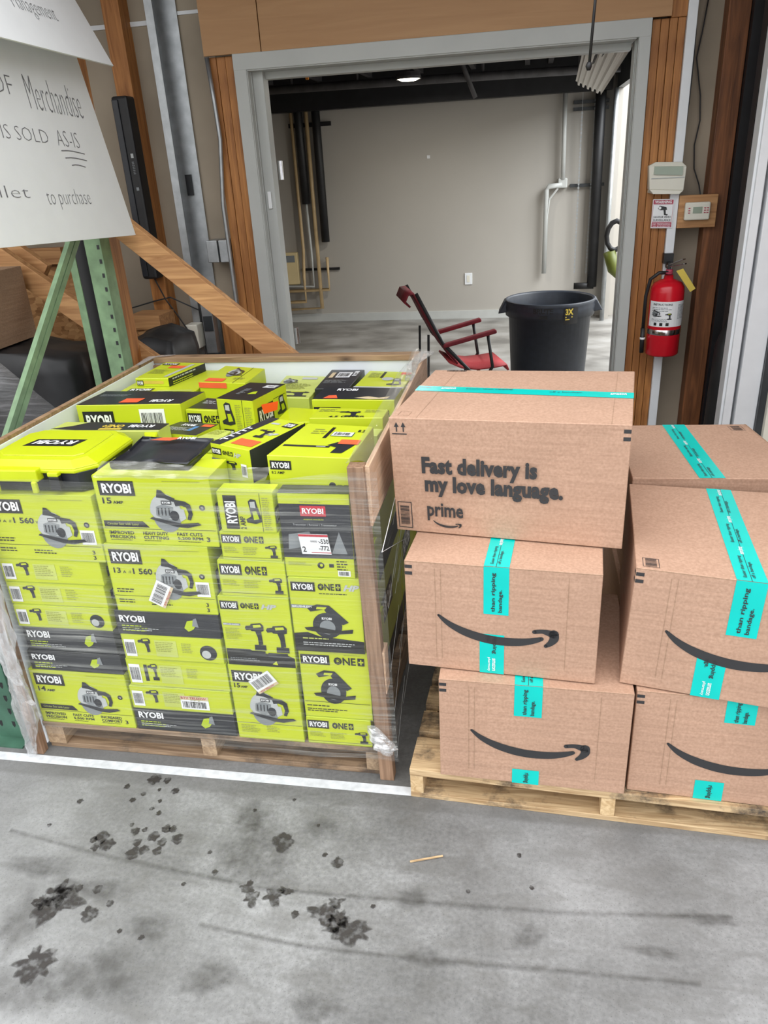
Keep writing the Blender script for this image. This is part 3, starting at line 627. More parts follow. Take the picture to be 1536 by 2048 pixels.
for yy in (q0, q1):
    B().tube([(-.66, yy, .86), (-.50, yy, .55), (-.38, yy, .42)], .011, 'black_rubber').tube([(-.50, yy, .55), (-.30, yy, .34), (-.12, yy, .02)], .011, 'black_rubber').tube([(-.22, yy, .60), (-.19, yy, .40), (-.24, yy, .32), (-.50, yy, .02)], .010, 'black_rubber').build('side_frame', t, smooth=True)
    B().bar((-.50, yy, .535), (-.17, yy, .625), .045, .025, 'chair_red').build('armrest', t, bevel=.008)
B().tube([(-.24, q0, .34), (-.24, q1, .34)], .009, 'black_rubber').build('crossbar', t); B().tube([(-.48, q0, .04), (-.48, q1, .04)], .009, 'black_rubber').build('crossbar', t)
for yy in (q0+.03, q1-.03): B().tube([(-.585, yy, .60), (-.60, yy, .02)], .008, 'black_rubber').build('rear_leg', t)
for ch in t.children:
    for v in ch.data.vertices: v.co.x -= .31*(v.co.y+5.05-4.75)
# cardboard scraps behind the can
b = B().hexa([(.36, 4.55, 0), (.60, 4.6, 0), (.60, 4.9, 0), (.36, 4.9, 0)], [(.34, 4.5, .30), (.62, 4.55, .33), (.60, 4.9, .30), (.36, 4.9, .31)], 'cardboard_dark')
b.add([(.34, 4.5, .30), (.62, 4.55, .33), (.55, 4.42, .40), (.40, 4.40, .37)], [(0, 1, 2, 3)], 'cardboard')
tag(b.build('open_carton'), 'open brown carton on the floor behind the large slogan parcel, right of the trash can', 'box')

# ================================================================== WALL FITTINGS (right)
t = thing('wall_conduit', (.68, 3.97, 0), 'white perforated cable conduit running up the studs right of the doorway', 'conduit')
B().box(.652, .692, 3.965, 4.089, 0, 2.9, 'white_paint').build('channel', t, bevel=.002)
t = thing('alarm_keypad', (.625, 3.93, 1.40), 'cream alarm keypad with a small screen above the warning sign', 'keypad')
B().hexa([(.552, 3.93, 1.425), (.702, 3.93, 1.415), (.70, 3.984, 1.415), (.55, 3.984, 1.425)], [(.542, 3.93, 1.525), (.705, 3.93, 1.515), (.705, 3.984, 1.515), (.542, 3.984, 1.525)], 'ivory').hexa([(.57, 3.925, 1.405), (.685, 3.925, 1.40), (.70, 3.984, 1.41), (.55, 3.984, 1.41)], [(.552, 3.93, 1.425), (.702, 3.93, 1.415), (.702, 3.984, 1.415), (.552, 3.984, 1.425)], 'ivory').hexa([(.542, 3.93, 1.525), (.705, 3.93, 1.515), (.705, 3.984, 1.515), (.542, 3.984, 1.525)], [(.57, 3.94, 1.54), (.685, 3.94, 1.535), (.68, 3.984, 1.53), (.57, 3.984, 1.535)], 'ivory').build('casing', t, bevel=.008)
B().hexa([(.565, 3.922, 1.488), (.69, 3.922, 1.480), (.69, 3.93, 1.480), (.565, 3.93, 1.488)], [(.565, 3.925, 1.522), (.69, 3.925, 1.516), (.69, 3.93, 1.516), (.565, 3.93, 1.522)], 'lcd').build('display', t)
B().box(.556, .70, 3.926, 3.9295, 1.470, 1.473, 'print_silver').build('door_seam', t)
s = Sheet(.094, .126); s.rect(0, 0, .094, .126, 'white_print', 0); s.rect(.003, .105, .088, .018, 'sign_red'); s.text('WARNING', .010, .108, .074, .012, 'white_print', .03)
s.rect(.003, .004, .088, .022, 'sign_red'); s.text('NO TRESPASSING', .008, .015, .078, .006, 'white_print', .02); s.text('WILL BE PROSECUTED', .008, .006, .078, .005, 'white_print', .01)
s.text('24 HOUR VIDEO', .008, .044, .078, .009, 'print_black', .02); s.text('SURVEILLANCE', .008, .031, .078, .009, 'print_black', .02)
s.poly([(.025, .085), (.032, .098), (.062, .092), (.066, .080), (.036, .078)], 'print_black'); s.poly([(.050, .080), (.060, .080), (.062, .062), (.072, .060), (.068, .055), (.054, .058)], 'print_black'); s.disc(.034, .088, .006, 'white_print', 3); s.frame(.003, .028, .088, .075, .0012, 'sign_red')
b = B(); s.emit(b, [(.577, 3.963, 1.381), (.671, 3.958, 1.379), (.671, 3.958, 1.252), (.577, 3.963, 1.255)], .0003, .0); b.box(.577, .671, 3.963, 3.968, 1.255, 1.379, 'white_print')
tag(b.build('warning_sign'), 'white and red video surveillance warning sign under the keypad', 'sign')
b = B().box(.693, .862, 3.955, 3.985, 1.25, 1.392, 'stud_wood_x'); tag(b.build('mounting_board', bevel=.002), 'small plywood board carrying the thermostat', 'board')
t = thing('thermostat', (.77, 3.93, 1.28), 'white digital thermostat on the small plywood board', 'thermostat')
B().box(.718, .828, 3.928, 3.955, 1.285, 1.362, 'ivory').build('casing', t, bevel=.006); B().box(.752, .792, 3.925, 3.928, 1.315, 1.342, 'lcd').build('display', t)
[B().box(x, x+.008, 3.925, 3.928, z, z+.004, 'sign_red').build('button', t) for x in (.732, .800, .812) for z in (1.315, 1.325, 1.335)]
# cable down to the thermostat board
tag(B().tube([(.76, 4.07, 2.3), (.735, 4.06, 2.05), (.722, 4.06, 1.95), (.755, 4.06, 1.80), (.765, 4.06, 1.70), (.752, 4.06, 1.60), (.762, 4.06, 1.50), (.79, 4.05, 1.43), (.785, 3.97, 1.392)], .003, 'black_rubber', 6).build('cable', smooth=True), 'thin dark wavy cable running down to the thermostat board', 'cable')
tag(B().tube([(.70, 4.07, 2.3), (.712, 4.07, 2.0), (.712, 4.07, 1.8), (.70, 4.05, 1.55), (.697, 3.99, 1.52)], .0025, 'dark_steel', 6).build('cable', smooth=True), 'straight thin cable close beside the white conduit above the keypad', 'cable')
# fire extinguisher
ex, ey, ez = .668, 3.885, .675
t = thing('fire_extinguisher', (ex, ey, ez), 'red fire extinguisher hanging on the stud below the warning sign', 'fire extinguisher')
B().lathe([(0, 0), (.070, 0), (.0775, .008), (.0775, .300), (.0745, .322), (.064, .340), (.042, .352), (.022, .358), (.020, .375), (0, .378)], (ex, ey, ez), 'ext_red', 40).build('cylinder', t, smooth=True)
s = Sheet(.2, .13)
for i in range(14): s.rect(i*.2/14, 0, .2/14, .118, 'white_print', 0)
for i in range(14): s.rect(i*.2/14, .1185, .2/14, .0, 'white_print', 0)
s.text('INSTRUCTIONS', .025, .100, .09, .010, 'print_black', .02); s.lines(.02, .088, .10, 3, .004, 'print_grey', 1); s.saw(.02, .045, .05, .035, 'print_grey'); s.drill(.085, .035, .03, .03)
s.lines(.02, .036, .10, 3, .003, 'print_grey', 2); s.lines(.145, .10, .05, 12, .003, 'print_grey', 5)
for i in range(3): s.rect(.035+i*.028, .006, .014, .014, 'print_black', 2)
curved(t, 'label', s, (ex, ey), .0777, ez+.145, math.radians(-162))
B().lathe([(.0785, .105), (.0795, .108), (.0795, .128), (.0785, .13)], (ex, ey, ez), 'chrome', 40).build('strap_band', t, smooth=True)
b = B().tube([(ex, ey, ez+.375), (ex, ey, ez+.40)], .016, 'sign_red', 12).lathe([(0, 0), (.016, 0), (.016, .006), (0, .006)], (ex-.005, ey-.03, ez+.385), 'sign_red', 12).build('valve', t, smooth=True)
B().bar((ex-.005, ey+.02, ez+.41), (ex+.06, ey-.05, ez+.43), .02, .006, 'chrome').bar((ex-.005, ey+.02, ez+.415), (ex+.05, ey-.06, ez+.452), .02, .005, 'chrome').build('lever', t, bevel=.002)
B().tube([(ex-.01, ey-.02, ez+.388), (ex-.05, ey-.03, ez+.39), (ex-.085, ey-.02, ez+.36), (ex-.098, ey-.01, ez+.28), (ex-.098, ey-.01, ez+.12)], .0085, 'black_rubber').build('hose', t, smooth=True)
B().tube([(ex-.098, ey-.01, ez+.13), (ex-.095, ey-.01, ez+.01)], .011, 'black_rubber').tube([(ex-.0965, ey-.01, ez+.075), (ex-.0963, ey-.01, ez+.085)], .013, 'white_print').build('nozzle', t, smooth=True)
B().hexa([(ex+.02, ey-.06, ez+.40), (ex+.05, ey-.06, ez+.41), (ex+.05, ey-.059, ez+.41), (ex+.02, ey-.059, ez+.40)], [(ex+.09, ey-.07, ez+.305), (ex+.112, ey-.07, ez+.32), (ex+.112, ey-.069, ez+.32), (ex+.09, ey-.069, ez+.305)], 'yellow_tag').build('inspection_tag', t)
B().box(ex-.022, ex+.022, ey+.05, 3.984, ez+.42, ez+.465, 'black_rubber').box(ex-.008, ex+.008, ey, 3.975, ez+.40, ez+.43, 'black_rubber').build('wall_hook', t)
# rope with knot, hanging from the garage door
tag(B().tube([(.20, 2.5, 2.995), (.168, 2.5, 1.97), (.161, 2.5, 1.82)], .004, 'black_rubber', 8).tube([(.161, 2.5, 1.825), (.160, 2.5, 1.815), (.160, 2.5, 1.805)], [.006, .009, .005], 'black_rubber', 8).build('hanging_rope', smooth=True), 'thin black pull cord with a knotted end hanging before the doorway', 'cord')

# ================================================================== LEFT SIDE
b = B(); b.tube([(-1.515, 3.965, 2.1), (-1.505, 3.965, 1.9), (-1.50, 3.965, 1.75), (-1.53, 3.965, 1.45), (-1.528, 3.965, 1.2), (-1.528, 3.965, .95), (-1.53, 3.97, .80)], .011, 'galvanised', 10)
for i in range(110):
    z = 2.09-i*.0115; x = -1.512+(.012*math.sin((2.1-z)*2.2)); 
tag(b.build('armoured_cable', smooth=True), 'flexible grey armoured cable hanging beside the left door studs', 'cable')
t = thing('junction_box', (-1.58, 4.0, 1.17), 'pair of grey electrical boxes beside the steel stud', 'electrical box')
B().box(-1.655, -1.595, 3.97, 4.089, 1.17, 1.28, 'galvanised').build('box', t, bevel=.003); B().box(-1.585, -1.53, 3.965, 4.089, 1.17, 1.28, 'galvanised').build('box', t, bevel=.003)
t = thing('power_outlet', (-1.775, 3.95, .72), 'white plug adapter with a cable on the wall near the crate corner', 'outlet')
B().box(-1.815, -1.745, 3.90, 3.984, .73, .86, 'ivory').build('adapter', t, bevel=.006)
B().tube([(-1.80, 3.89, .80), (-1.83, 3.86, .78), (-1.85, 3.87, .70), (-1.82, 3.88, .62), (-1.83, 3.9, .3), (-1.84, 3.9, .01)], .009, 'white_paint', 8).build('cord', t, smooth=True)
b = B().box(-1.72, -1.66, 3.93, 3.984, .70, 1.02, 'galvanised').box(-1.715, -1.665, 3.925, 3.93, .82, .90, 'dark_steel'); tag(b.build('metal_bracket'), 'grey steel bracket on the stud left of the doorway', 'bracket')
# soundbar on the stud
t = thing('soundbar', (-1.96, 3.93, 1.10), 'long black soundbar fixed upright on the wall stud', 'soundbar')
B().box(-2.01, -1.925, 3.90, 3.989, 1.105, 1.965, 'black_rubber').build('body', t, bevel=.012)
B().box(-2.004, -1.972, 3.892, 3.8995, 1.12, 1.95, 'charcoal').build('grille', t, bevel=.003)
s = Sheet(.02, .2); s.rect(0, .17, .014, .02, 'print_silver'); s.text('Dolby', 0, .10, .014, .055, 'print_silver', .01, 270) if False else s.lines(.0, .15, .014, 8, .004, 'print_grey', 3); s.rect(0, .02, .014, .015, 'print_grey')
b = B(); s.emit(b, [(-1.955, 3.8995, 1.72), (-1.935, 3.8995, 1.72), (-1.935, 3.8995, 1.52), (-1.955, 3.8995, 1.52)]); b.build('label', t)
tag(B().tube([(-1.96, 3.93, 1.11), (-1.90, 3.90, 1.0), (-1.835, 3.895, .90), (-1.79, 3.895, .82)], .004, 'black_rubber', 6).build('cable'), 'black lead hanging from the soundbar to the white adapter', 'cable')
tag(B().tube([(-2.2, 4.05, .93), (-2.0, 3.97, .98), (-1.90, 3.96, 1.0), (-1.75, 3.96, .93), (-1.70, 3.96, .95)], .004, 'dark_steel', 6).build('cable'), 'thin dark wire strung along the drywall below the soundbar', 'cable')
# wooden brace frame
t = thing('timber_frame', (-1.4, 3.0, 0), 'raw timber frame with slanting braces behind the pallet rack and crate', 'timber frame')
B().box(-1.715, -1.665, 3.0, 3.09, 0, 2.2, 'stud_wood').build('post', t, bevel=.002)
def brace(p, q, nm='brace', w=.09, th=.04, m='stud_wood_x'):
    p, q = Vector(p), Vector(q); d = (q-p).normalized(); n_ = Vector((-d.z, 0, d.x))*(w/2)
    y0, y1 = p.y-th/2, p.y+th/2
    f = lambda v, s, yy: (v.x+s*n_.x, yy, v.z+s*n_.z)
    B().hexa([f(p, -1, y0), f(q, -1, y0), f(q, -1, y1), f(p, -1, y1)], [f(p, 1, y0), f(q, 1, y0), f(q, 1, y1), f(p, 1, y1)], m).build(nm, t, bevel=.002)
brace((-1.72, 2.975, 1.545), (-.35, 2.975, .37)); brace((-2.25, 3.11, 1.32), (-.62, 3.11, .08)); brace((-2.35, 3.20, 1.43), (-2.10, 3.20, 1.24), 'brace', .07)
# osb and cleats
t = thing('chipboard_sheet', (-2.5, 3.9, .5), 'rough chipboard panel with a wooden cleat behind the rack', 'board')
B().box(-2.74, -2.40, 3.92, 3.94, .0, 1.24, 'osb').build('panel', t); B().box(-2.76, -2.44, 3.88, 3.92, 1.20, 1.285, 'stud_wood_x').build('cleat', t, bevel=.002)
t = thing('osb_offcut', (-2.3, 3.7, .8), 'smaller chipboard piece with a top cleat beside the rack post', 'board')
B().box(-2.37, -2.06, 3.78, 3.80, 0, 1.05, 'osb').build('panel', t); B().box(-2.36, -2.08, 3.74, 3.78, 1.04, 1.10, 'stud_wood_x').build('cleat', t); 
t = thing('osb_crate', (-1.95, 3.8, 0), 'low chipboard crate against the drywall behind black bags', 'crate')
B().box(-2.02, -1.86, 3.7, 3.86, 0, .88, 'osb').build('side', t); B().box(-2.03, -1.85, 3.69, 3.87, .88, .95, 'stud_wood_x').build('top_rail', t)
# black wrapped things behind
def lump(x0, x1, y0, y1, z0, z1, m, seed, amp=.02):
    b = B(); n = 7; vs = []; fs = []
    bm = bmesh.new(); bmesh.ops.create_cube(bm, size=1); bmesh.ops.subdivide_edges(bm, edges=bm.edges[:], cuts=7, use_grid_fill=True)
    for v in bm.verts:
        p = v.co.copy(); w = Vector((x0+(p.x+.5)*(x1-x0), y0+(p.y+.5)*(y1-y0), z0+(p.z+.5)*(z1-z0)))
        nz = noise.noise_vector(w*9+Vector((seed, 0, 0)))*amp
        if p.z > -.49: w += nz
        if p.z > .4: w.z -= amp*1.5*abs(p.x)*2
        v.co = w
    bm.verts.index_update(); b.add([v.co for v in bm.verts], [[v.index for v in f.verts] for f in bm.faces], m); bm.free(); return b
tag(lump(-1.86, -1.60, 3.25, 3.55, 0, .93, 'black_rubber', 3).build('black_bag', smooth=True), 'black plastic wrapped bundle behind the far left corner of the crate', 'bundle')
w = thing('wrapped_load', (-2.3, 3.0, 0), 'dark load bound in shiny stretch film behind the green rack', 'wrapped load')
lump(-2.9, -1.80, 2.72, 3.06, 0, 1.0, 'black_rubber', 1, .03).build('black_goods', w, smooth=True)
carton_b = B().box(-2.9, -2.12, 2.76, 3.05, .99, 1.285, 'cardboard_dark'); carton_b.build('brown_carton', w)
s = Sheet(.1, .03); s.text('NA', 0, 0, .05, .03, 'carton_ink'); b = B(); s.emit(b, [(-2.20, 2.7595, 1.275), (-2.14, 2.7595, 1.275), (-2.14, 2.7595, 1.25), (-2.20, 2.7595, 1.25)]); b.build('lettering', w)
def sheetgrid(fn, nu, nv, m, nm, parent=None, label=None):
    vs = [fn(i/nu, j/nv) for j in range(nv+1) for i in range(nu+1)]; fs = [(j*(nu+1)+i, j*(nu+1)+i+1, (j+1)*(nu+1)+i+1, (j+1)*(nu+1)+i) for j in range(nv) for i in range(nu)]
    o = B().add(vs, fs, m).build(nm, parent, smooth=True)
    if label: tag(o, label, 'stretch film')
    return o
sheetgrid(lambda u, v: (-2.9+u*1.12-.30*max(0, v-.72)/.28*u, 2.68+.03*noise.noise(Vector((u*3, v*3, 1)))-.02, .02+v*(1.26-.28*u)+.02*noise.noise(Vector((u*5, v*4, 3)))), 20, 16, 'film_dark', 'film_sheet', w)
# pallet rack
t = thing('pallet_rack', (-1.62, 2.2, 0), 'green steel pallet rack upright frame left of the crate', 'pallet rack')
def holes(b, x0, x1, y, z0, z1, st=.076):
    z = z0
    while z < z1:
        for x in (x0, x1):
            b.add([(x-.006, y, z+.012), (x+.006, y, z+.012), (x+.005, y, z-.004), (x, y, z-.012), (x-.005, y, z-.004)], [(0, 4, 3, 2, 1)], 'print_black')
        z += st
b = B(); b.box(-1.615, -1.53, 1.64, 1.645, 0, 1.93, 'dark_green'); b.box(-1.615, -1.61, 1.645, 1.71, 0, 1.93, 'dark_green'); b.box(-1.535, -1.53, 1.645, 1.71, 0, 1.93, 'dark_green'); holes(b, -1.595, -1.55, 1.6396, .06, 1.9, .05)
b.build('front_column', t, bevel=.002)
b = B(); b.box(-1.645, -1.578, 2.80, 2.805, 0, 1.93, 'rack_green'); b.box(-1.583, -1.578, 2.805, 2.87, 0, 1.93, 'rack_green'); b.box(-1.73, -1.70, 2.81, 2.815, 0, 1.93, 'rack_green'); b.box(-1.735, -1.645, 2.87, 2.875, 0, 1.93, 'print_black')
z = .84
while z < 1.42: b.box(-1.595, -1.585, 2.7985, 2.7995, z, z+.016, 'print_black'); z += .052
[b.v.__setitem__(i, (p[0]-.012, p[1], p[2])) for i, p in enumerate(b.v)]; b.build('rear_column', t, bevel=.002)
b = B(); p, q = Vector((-1.600, 2.78, 1.53)), Vector((-1.600, 1.70, .57)); d = (q-p).normalized(); nn = Vector((0, -d.z, d.y))
for off, w_, dx in ((-.013, .022, 0), (.013, .022, 0), (0, .01, -.008)):
    a = nn*(off-w_/2); c = nn*(off+w_/2); b.hexa([p+a+Vector((dx-.012, 0, 0)), p+a+Vector((dx+.006, 0, 0)), p+c+Vector((dx+.006, 0, 0)), p+c+Vector((dx-.012, 0, 0))], [q+a+Vector((dx-.012, 0, 0)), q+a+Vector((dx+.006, 0, 0)), q+c+Vector((dx+.006, 0, 0)), q+c+Vector((dx-.012, 0, 0))], 'rack_green')
b.build('diagonal_brace', t)
B().box(-1.612, -1.592, 1.71, 2.80, 1.86, 1.90, 'rack_green').build('horizontal_brace', t)
B().box(-1.63, -1.51, 1.60, 1.75, 0, .006, 'dark_green').build('foot_plate', t); B().box(-1.75, -1.56, 2.78, 2.90, 0, .006, 'dark_green').build('foot_plate', t)
# hand-written boards hung on the rack side
def board(nm, q, arts, label):
    tl, tr, br, bl = [Vector(p) for p in q]; n = (br-bl).cross(tl-bl).normalized(); b = B(); th = n*-.005
    b.hexa([bl+th, br+th, br, bl], [tl+th, tr+th, tr, tl], 'foamboard'); o = b.build(nm); tag(o, label, 'sign')
    s = Sheet(*dims(q)); arts(s)
    for it in s.items:
        s2 = Sheet(s.w, s.h); s2.items = [it]; bb = B(); s2.emit(bb, q, .0004, .0004); bb.build('handwriting' if len(it[0]) > 6 else 'underline', o)
def hand(s, body, x, y, w, h, seed=0):
    """thin pen lettering"""
    return s.text(body, x, y, w, h, 'ink', -.022, shear=.12)
def a_low(s):
    W = s.w
    X = lambda yy: W-(2.912-yy)          # wall coordinate of a point -> across the board
    hand(s, 'OF', X(2.335), .435, .10, .055); hand(s, 'Merchandise', X(2.50), .405, .315, .10)
    hand(s, 'ITEMS SOLD', X(2.16), .305, .375, .04); hand(s, 'AS-IS', X(2.585), .302, .135, .05)
    for i, (a, c) in enumerate([(2.59, 2.735), (2.60, 2.735), (2.625, 2.71)]):
        for k in range(4): s.poly([(X(a+(c-a)*k/4), .285-i*.022+.003*math.sin(k)), (X(a+(c-a)*(k+1)/4), .285-i*.022+.003*math.sin(k+1)), (X(a+(c-a)*(k+1)/4), .288-i*.022+.003*math.sin(k+1)), (X(a+(c-a)*k/4), .288-i*.022+.003*math.sin(k))], 'ink', 2)
    hand(s, 'pallet', X(2.06), .125, .26, .045); hand(s, 'to purchase', X(2.405), .100, .26, .065)
board('price_board', [(-1.602, 1.75, 2.16), (-1.602, 2.885, 2.09), (-1.497, 2.912, 1.398), (-1.497, 1.75, 1.452)], a_low, 'lower white foam board with handwritten AS-IS sale terms on the rack')
def a_up(s): 
    W = s.w
    hand(s, 'Management', W-.47, .10, .24, .07); hand(s, 'Thanks,', W-.62, .26, .18, .07)
board('thanks_board', [(-1.70, 1.85, 2.43), (-1.70, 2.954, 2.41), (-1.487, 2.954, 1.972), (-1.487, 1.85, 1.992)], a_up, 'upper white foam board signed Management, overlapping the board below')

# ================================================================== PALLETS AND CRATE
cr = thing('pallet_crate', (-.9, 2.2, 0), 'wooden crate on a pallet holding lime green tool boxes', 'crate')
def P(b, nm, par=cr, bevel=.0015): return b.build(nm, par, bevel=bevel)
for x0, x1 in ((-1.425, -1.365), (-.915, -.87), (-.415, -.378)): P(B().box(x0, x1, 1.62, 2.76, .018, .088, 'old_pallet_y'), 'stringer')
for i in range(8):
    y0 = 1.615+i*.148; P(B().box(-1.425, -.378, y0, y0+.11, .088, .1045, 'old_pallet'), 'deck_board')
for y0 in (1.625, 2.12, 2.65): P(B().box(-1.425, -.378, y0, y0+.10, 0, .018, 'old_pallet'), 'bottom_board')
P(B().box(-1.447, -1.427, 1.615, 2.76, .02, .945, 'melamine'), 'side_panel'); P(B().box(-1.426, -.39, 2.742, 2.756, .107, .935, 'melamine'), 'side_panel')
P(B().box(-1.446, -1.428, 1.60, 2.765, .945, .957, 'crate_rail'), 'top_rail'); P(B().box(-1.427, -.375, 2.735, 2.785, .935, .957, 'crate_rail'), 'top_rail')
P(B().box(-.362, -.350, 1.62, 2.75, .80, .957, 'plywood'), 'side_panel'); P(B().box(-.358, -.340, 1.61, 1.66, .30, .435, 'plywood'), 'batten')
P(B().box(-.374, -.334, 1.603, 1.64, 0, .96, 'crate_post', -.027), 'post'); P(B().box(-1.462, -1.428, 1.585, 1.612, 0, .955, 'crate_post', .012), 'post')
P(B().box(-.40, -.363, 2.695, 2.733, .107, .934, 'crate_post'), 'post'); P(B().box(-1.4255, -1.395, 2.722, 2.738, .1045, .93, 'crate_post'), 'post')

pl = thing('pallet', (.27, 1.9, 0), 'pale pine pallet with burn marks under the smile parcels', 'pallet')
ang = -.0416
def rp(x, y): return (-.278+x*math.cos(ang)-y*math.sin(ang), 1.552+x*math.sin(ang)+y*math.cos(ang))
def rbox(x0, x1, y0, y1, z0, z1, m):
    q = [rp(x0, y0), rp(x1, y0), rp(x1, y1), rp(x0, y1)]; return B().hexa([(a, c, z0) for a, c in q], [(a, c, z1) for a, c in q], m)
for x0, x1 in ((0, .036), (.505, .541), (1.02, 1.056)): P(rbox(x0, x1, 0, 1.0, .017, .0805, 'new_pallet_y'), 'stringer', pl)
for i, (y0, wd_) in enumerate([(-.004, .13), (.15, .09), (.27, .09), (.39, .09), (.51, .09), (.63, .09), (.75, .09), (.87, .13)]): P(rbox(0, 1.056, y0, y0+wd_, .081, .103, 'new_pallet'), 'deck_board', pl)
for y0 in (0, .45, .87): P(rbox(0, 1.056, y0, y0+.13, 0, .017, 'new_pallet'), 'bottom_board', pl)

# ================================================================== SMILE PARCELS
def smile(s, x, y, w, m='carton_ink', ly=2):
    k = w/775
    def stroke(pts, hw, cap=True):
        # smooth resample
        P_ = [Vector(p) for p in pts]; res = []; hh = []
        n = len(P_)
        for i in range(n-1):
            p0, p1, p2, p3 = P_[max(i-1, 0)], P_[i], P_[i+1], P_[min(i+2, n-1)]
            for j in range(5):
                t_ = j/5; res.append(.5*((2*p1)+(p2-p0)*t_+(2*p0-5*p1+4*p2-p3)*t_*t_+(3*p1-p0-3*p2+p3)*t_**3)); hh.append(hw[i]*(1-t_)+hw[i+1]*t_)
        res.append(P_[-1]); hh.append(hw[-1])
        Lf, Rt = [], []
        for i, p in enumerate(res):
            d = (res[min(i+1, len(res)-1)]-res[max(i-1, 0)]).normalized(); nn_ = Vector((-d.y, d.x))*hh[i]*1.2; Lf.append(p+nn_); Rt.append(p-nn_)
        for i in range(len(res)-1):
            q = [Lf[i], Rt[i], Rt[i+1], Lf[i+1]]; s.poly([(x+(a.x-285)*k, y+(672-a.y)*k) for a in q][::-1], m, ly)
        for p, h in ((res[0], hh[0]), (res[-1], hh[-1])): s.disc(x+(p.x-285)*k, y+(672-p.y)*k, h*k*1.2, m, ly, 12)
    stroke([(292, 486), (360, 545), (460, 597), (580, 632), (700, 645), (820, 638), (900, 620), (958, 598)], [7, 17, 24, 27, 27, 24, 19, 12])
    stroke([(912, 550), (965, 541), (1030, 556)], [12, 13, 24]); stroke([(1034, 554), (1036, 590), (1015, 625), (986, 650)], [26, 24, 17, 10])
def tapetext(s, x, y, w, h, flip=False, part='than ripping', part2='bandage.'):
    r = 270 if flip else 90
    s.text(part, x+w*.30, y+h*.06, w*.20, h*.86, 'carton_ink', .02, r, 3); s.text(part2, x+w*.58, y+h*.06, w*.20, h*.50, 'carton_ink', .02, r, 3)
def marks(s, right=False, w=.018):
    x = s.w-w-.001 if right else .001
    s.rect(x, s.h-.020, w, .009, 'carton_ink'); s.rect(x, s.h-.038, w, .009, 'carton_ink')
def creases(s):
    for x in (.16, .19, .84): s.rect(s.w*x, s.h*.1, .0008, s.h*.85, 'cardboard_dark')
def flap(s):
    s.rect(0, s.h-.002, s.w, .0016, 'cardboard_dark')
def par_front(s): smile(s, s.w*.17, s.h*.29, s.w*.63); marks(s); creases(s); flap(s)
def tape_front(u0, u1, vt, vb, vb1=0, x2=None):
    def f(s):
        w = (u1-u0)*s.w
        s.rect(u0*s.w, vt*s.h, w, (1-vt)*s.h, 'teal_tape', 0); tapetext(s, u0*s.w, vt*s.h, w, (1-vt)*s.h*.96)
        a = (x2 if x2 is not None else u0)*s.w
        s.rect(a, 0, w, vb*s.h, 'teal_tape', 0)
        if vb > .25: s.text('ripping', a+w*.50, vb*s.h*.52, w*.2, vb*s.h*.45, 'carton_ink', .02, 270, 3); s.text('age.', a+w*.25, vb*s.h*.78, w*.16, vb*s.h*.2, 'carton_ink', .02, 270, 3); s.text('amazon', a+w*.52, vb*s.h*.08, w*.13, vb*s.h*.32, 'white_print', .01, 270, 3); s.text('pharmacy', a+w*.32, vb*s.h*.06, w*.14, vb*s.h*.36, 'white_print', .01, 270, 3)
        else: s.text('ripping', a+w*.42, vb*s.h*.1, w*.22, vb*s.h*.7, 'carton_ink', .02, 270, 3)
    return f
def tape_top(u0, u1, u2=None, u3=None):
    def f(s):
        a0, a1 = u0*s.w, u1*s.w; b0, b1 = (u2 if u2 is not None else u0)*s.w, (u3 if u3 is not None else u1)*s.w
        s.poly([(a0, 0), (a1, 0), (b1, s.h), (b0, s.h)], 'teal_tape', 0)
        for k in range(3):
            v = (k+.08)/3; xa = a0+(b0-a0)*v; w = a1-a0; h = s.h/3*.5
            s.text('Easier than ripping', xa+w*.24, v*s.h, w*.16, h*1.2, 'carton_ink', .01, 90, 3); s.text('off a bandage.', xa+w*.52, v*s.h, w*.16, h*.9, 'carton_ink', .01, 90, 3)
            s.text('amazon pharmacy', xa+w*.36, v*s.h+h*1.3, w*.22, h*.45, 'white_print', .02, 90, 3)
        s.rect(s.w/2*0+a0+(a1-a0)*.48, 0, .0012, s.h, 'carton_ink', 1)
    return f
G = 'smile cartons stacked on the pine pallet'
fl1 = [(-.190, 1.536), (.281, 1.524), (.288, 1.985), (-.19, 2.0)]
carton('parcel', fl1, .104, .42, 'cardboard', 'dented brown smile carton at the bottom left of the parcel stack', 'box', G, fb=[(-.192, 1.537), (.280, 1.523), (.288, 1.985), (-.19, 2.0)],
       front=par_front, tapes=[('front', tape_front(.40, .545, .70, .15)), ('top', tape_top(.40, .545))], left=lambda s: marks(s, True))
carton('parcel', [(-.272, 1.585), (.19, 1.550), (.225, 2.0), (-.24, 2.03)], .4235, .728, 'cardboard', 'brown smile carton in the middle of the left stack, under the large slogan carton', 'box', G,
       front=par_front, tapes=[('front', tape_front(.415, .545, .57, .38, x2=.395)), ('top', tape_top(.415, .545))], left=lambda s: marks(s, True))
def prime_front(s):
    W, H_ = s.w, s.h
    s.text('Fast delivery is', .135*W, .495*H_, .50*W, .185*H_, 'carton_ink', .048, sp=1.04); s.text('my love language.', .145*W, .335*H_, .60*W, .185*H_, 'carton_ink', .048, sp=1.04)
    s.text('prime', .15*W, .115*H_, .165*W, .165*H_, 'carton_ink', .025); smile(s, .175*W, .06*H_, .13*W)
    marks(s, True, .016); s.frame(.012*W, .03*H_, .066*W, .24*H_, .002, 'carton_ink'); s.barcode(.014*W, .05*H_, .062*W, .20*H_, 'carton_ink', None, False)
    for x in (.022, .052):
        s.rect(x*W+.0045, .885*H_, .003, .045*H_, 'carton_ink'); s.poly([(x*W, .925*H_), (x*W+.012, .925*H_), (x*W+.006, .965*H_)], 'carton_ink')
    s.rect(.012*W, .862*H_, .065*W, .003, 'carton_ink')
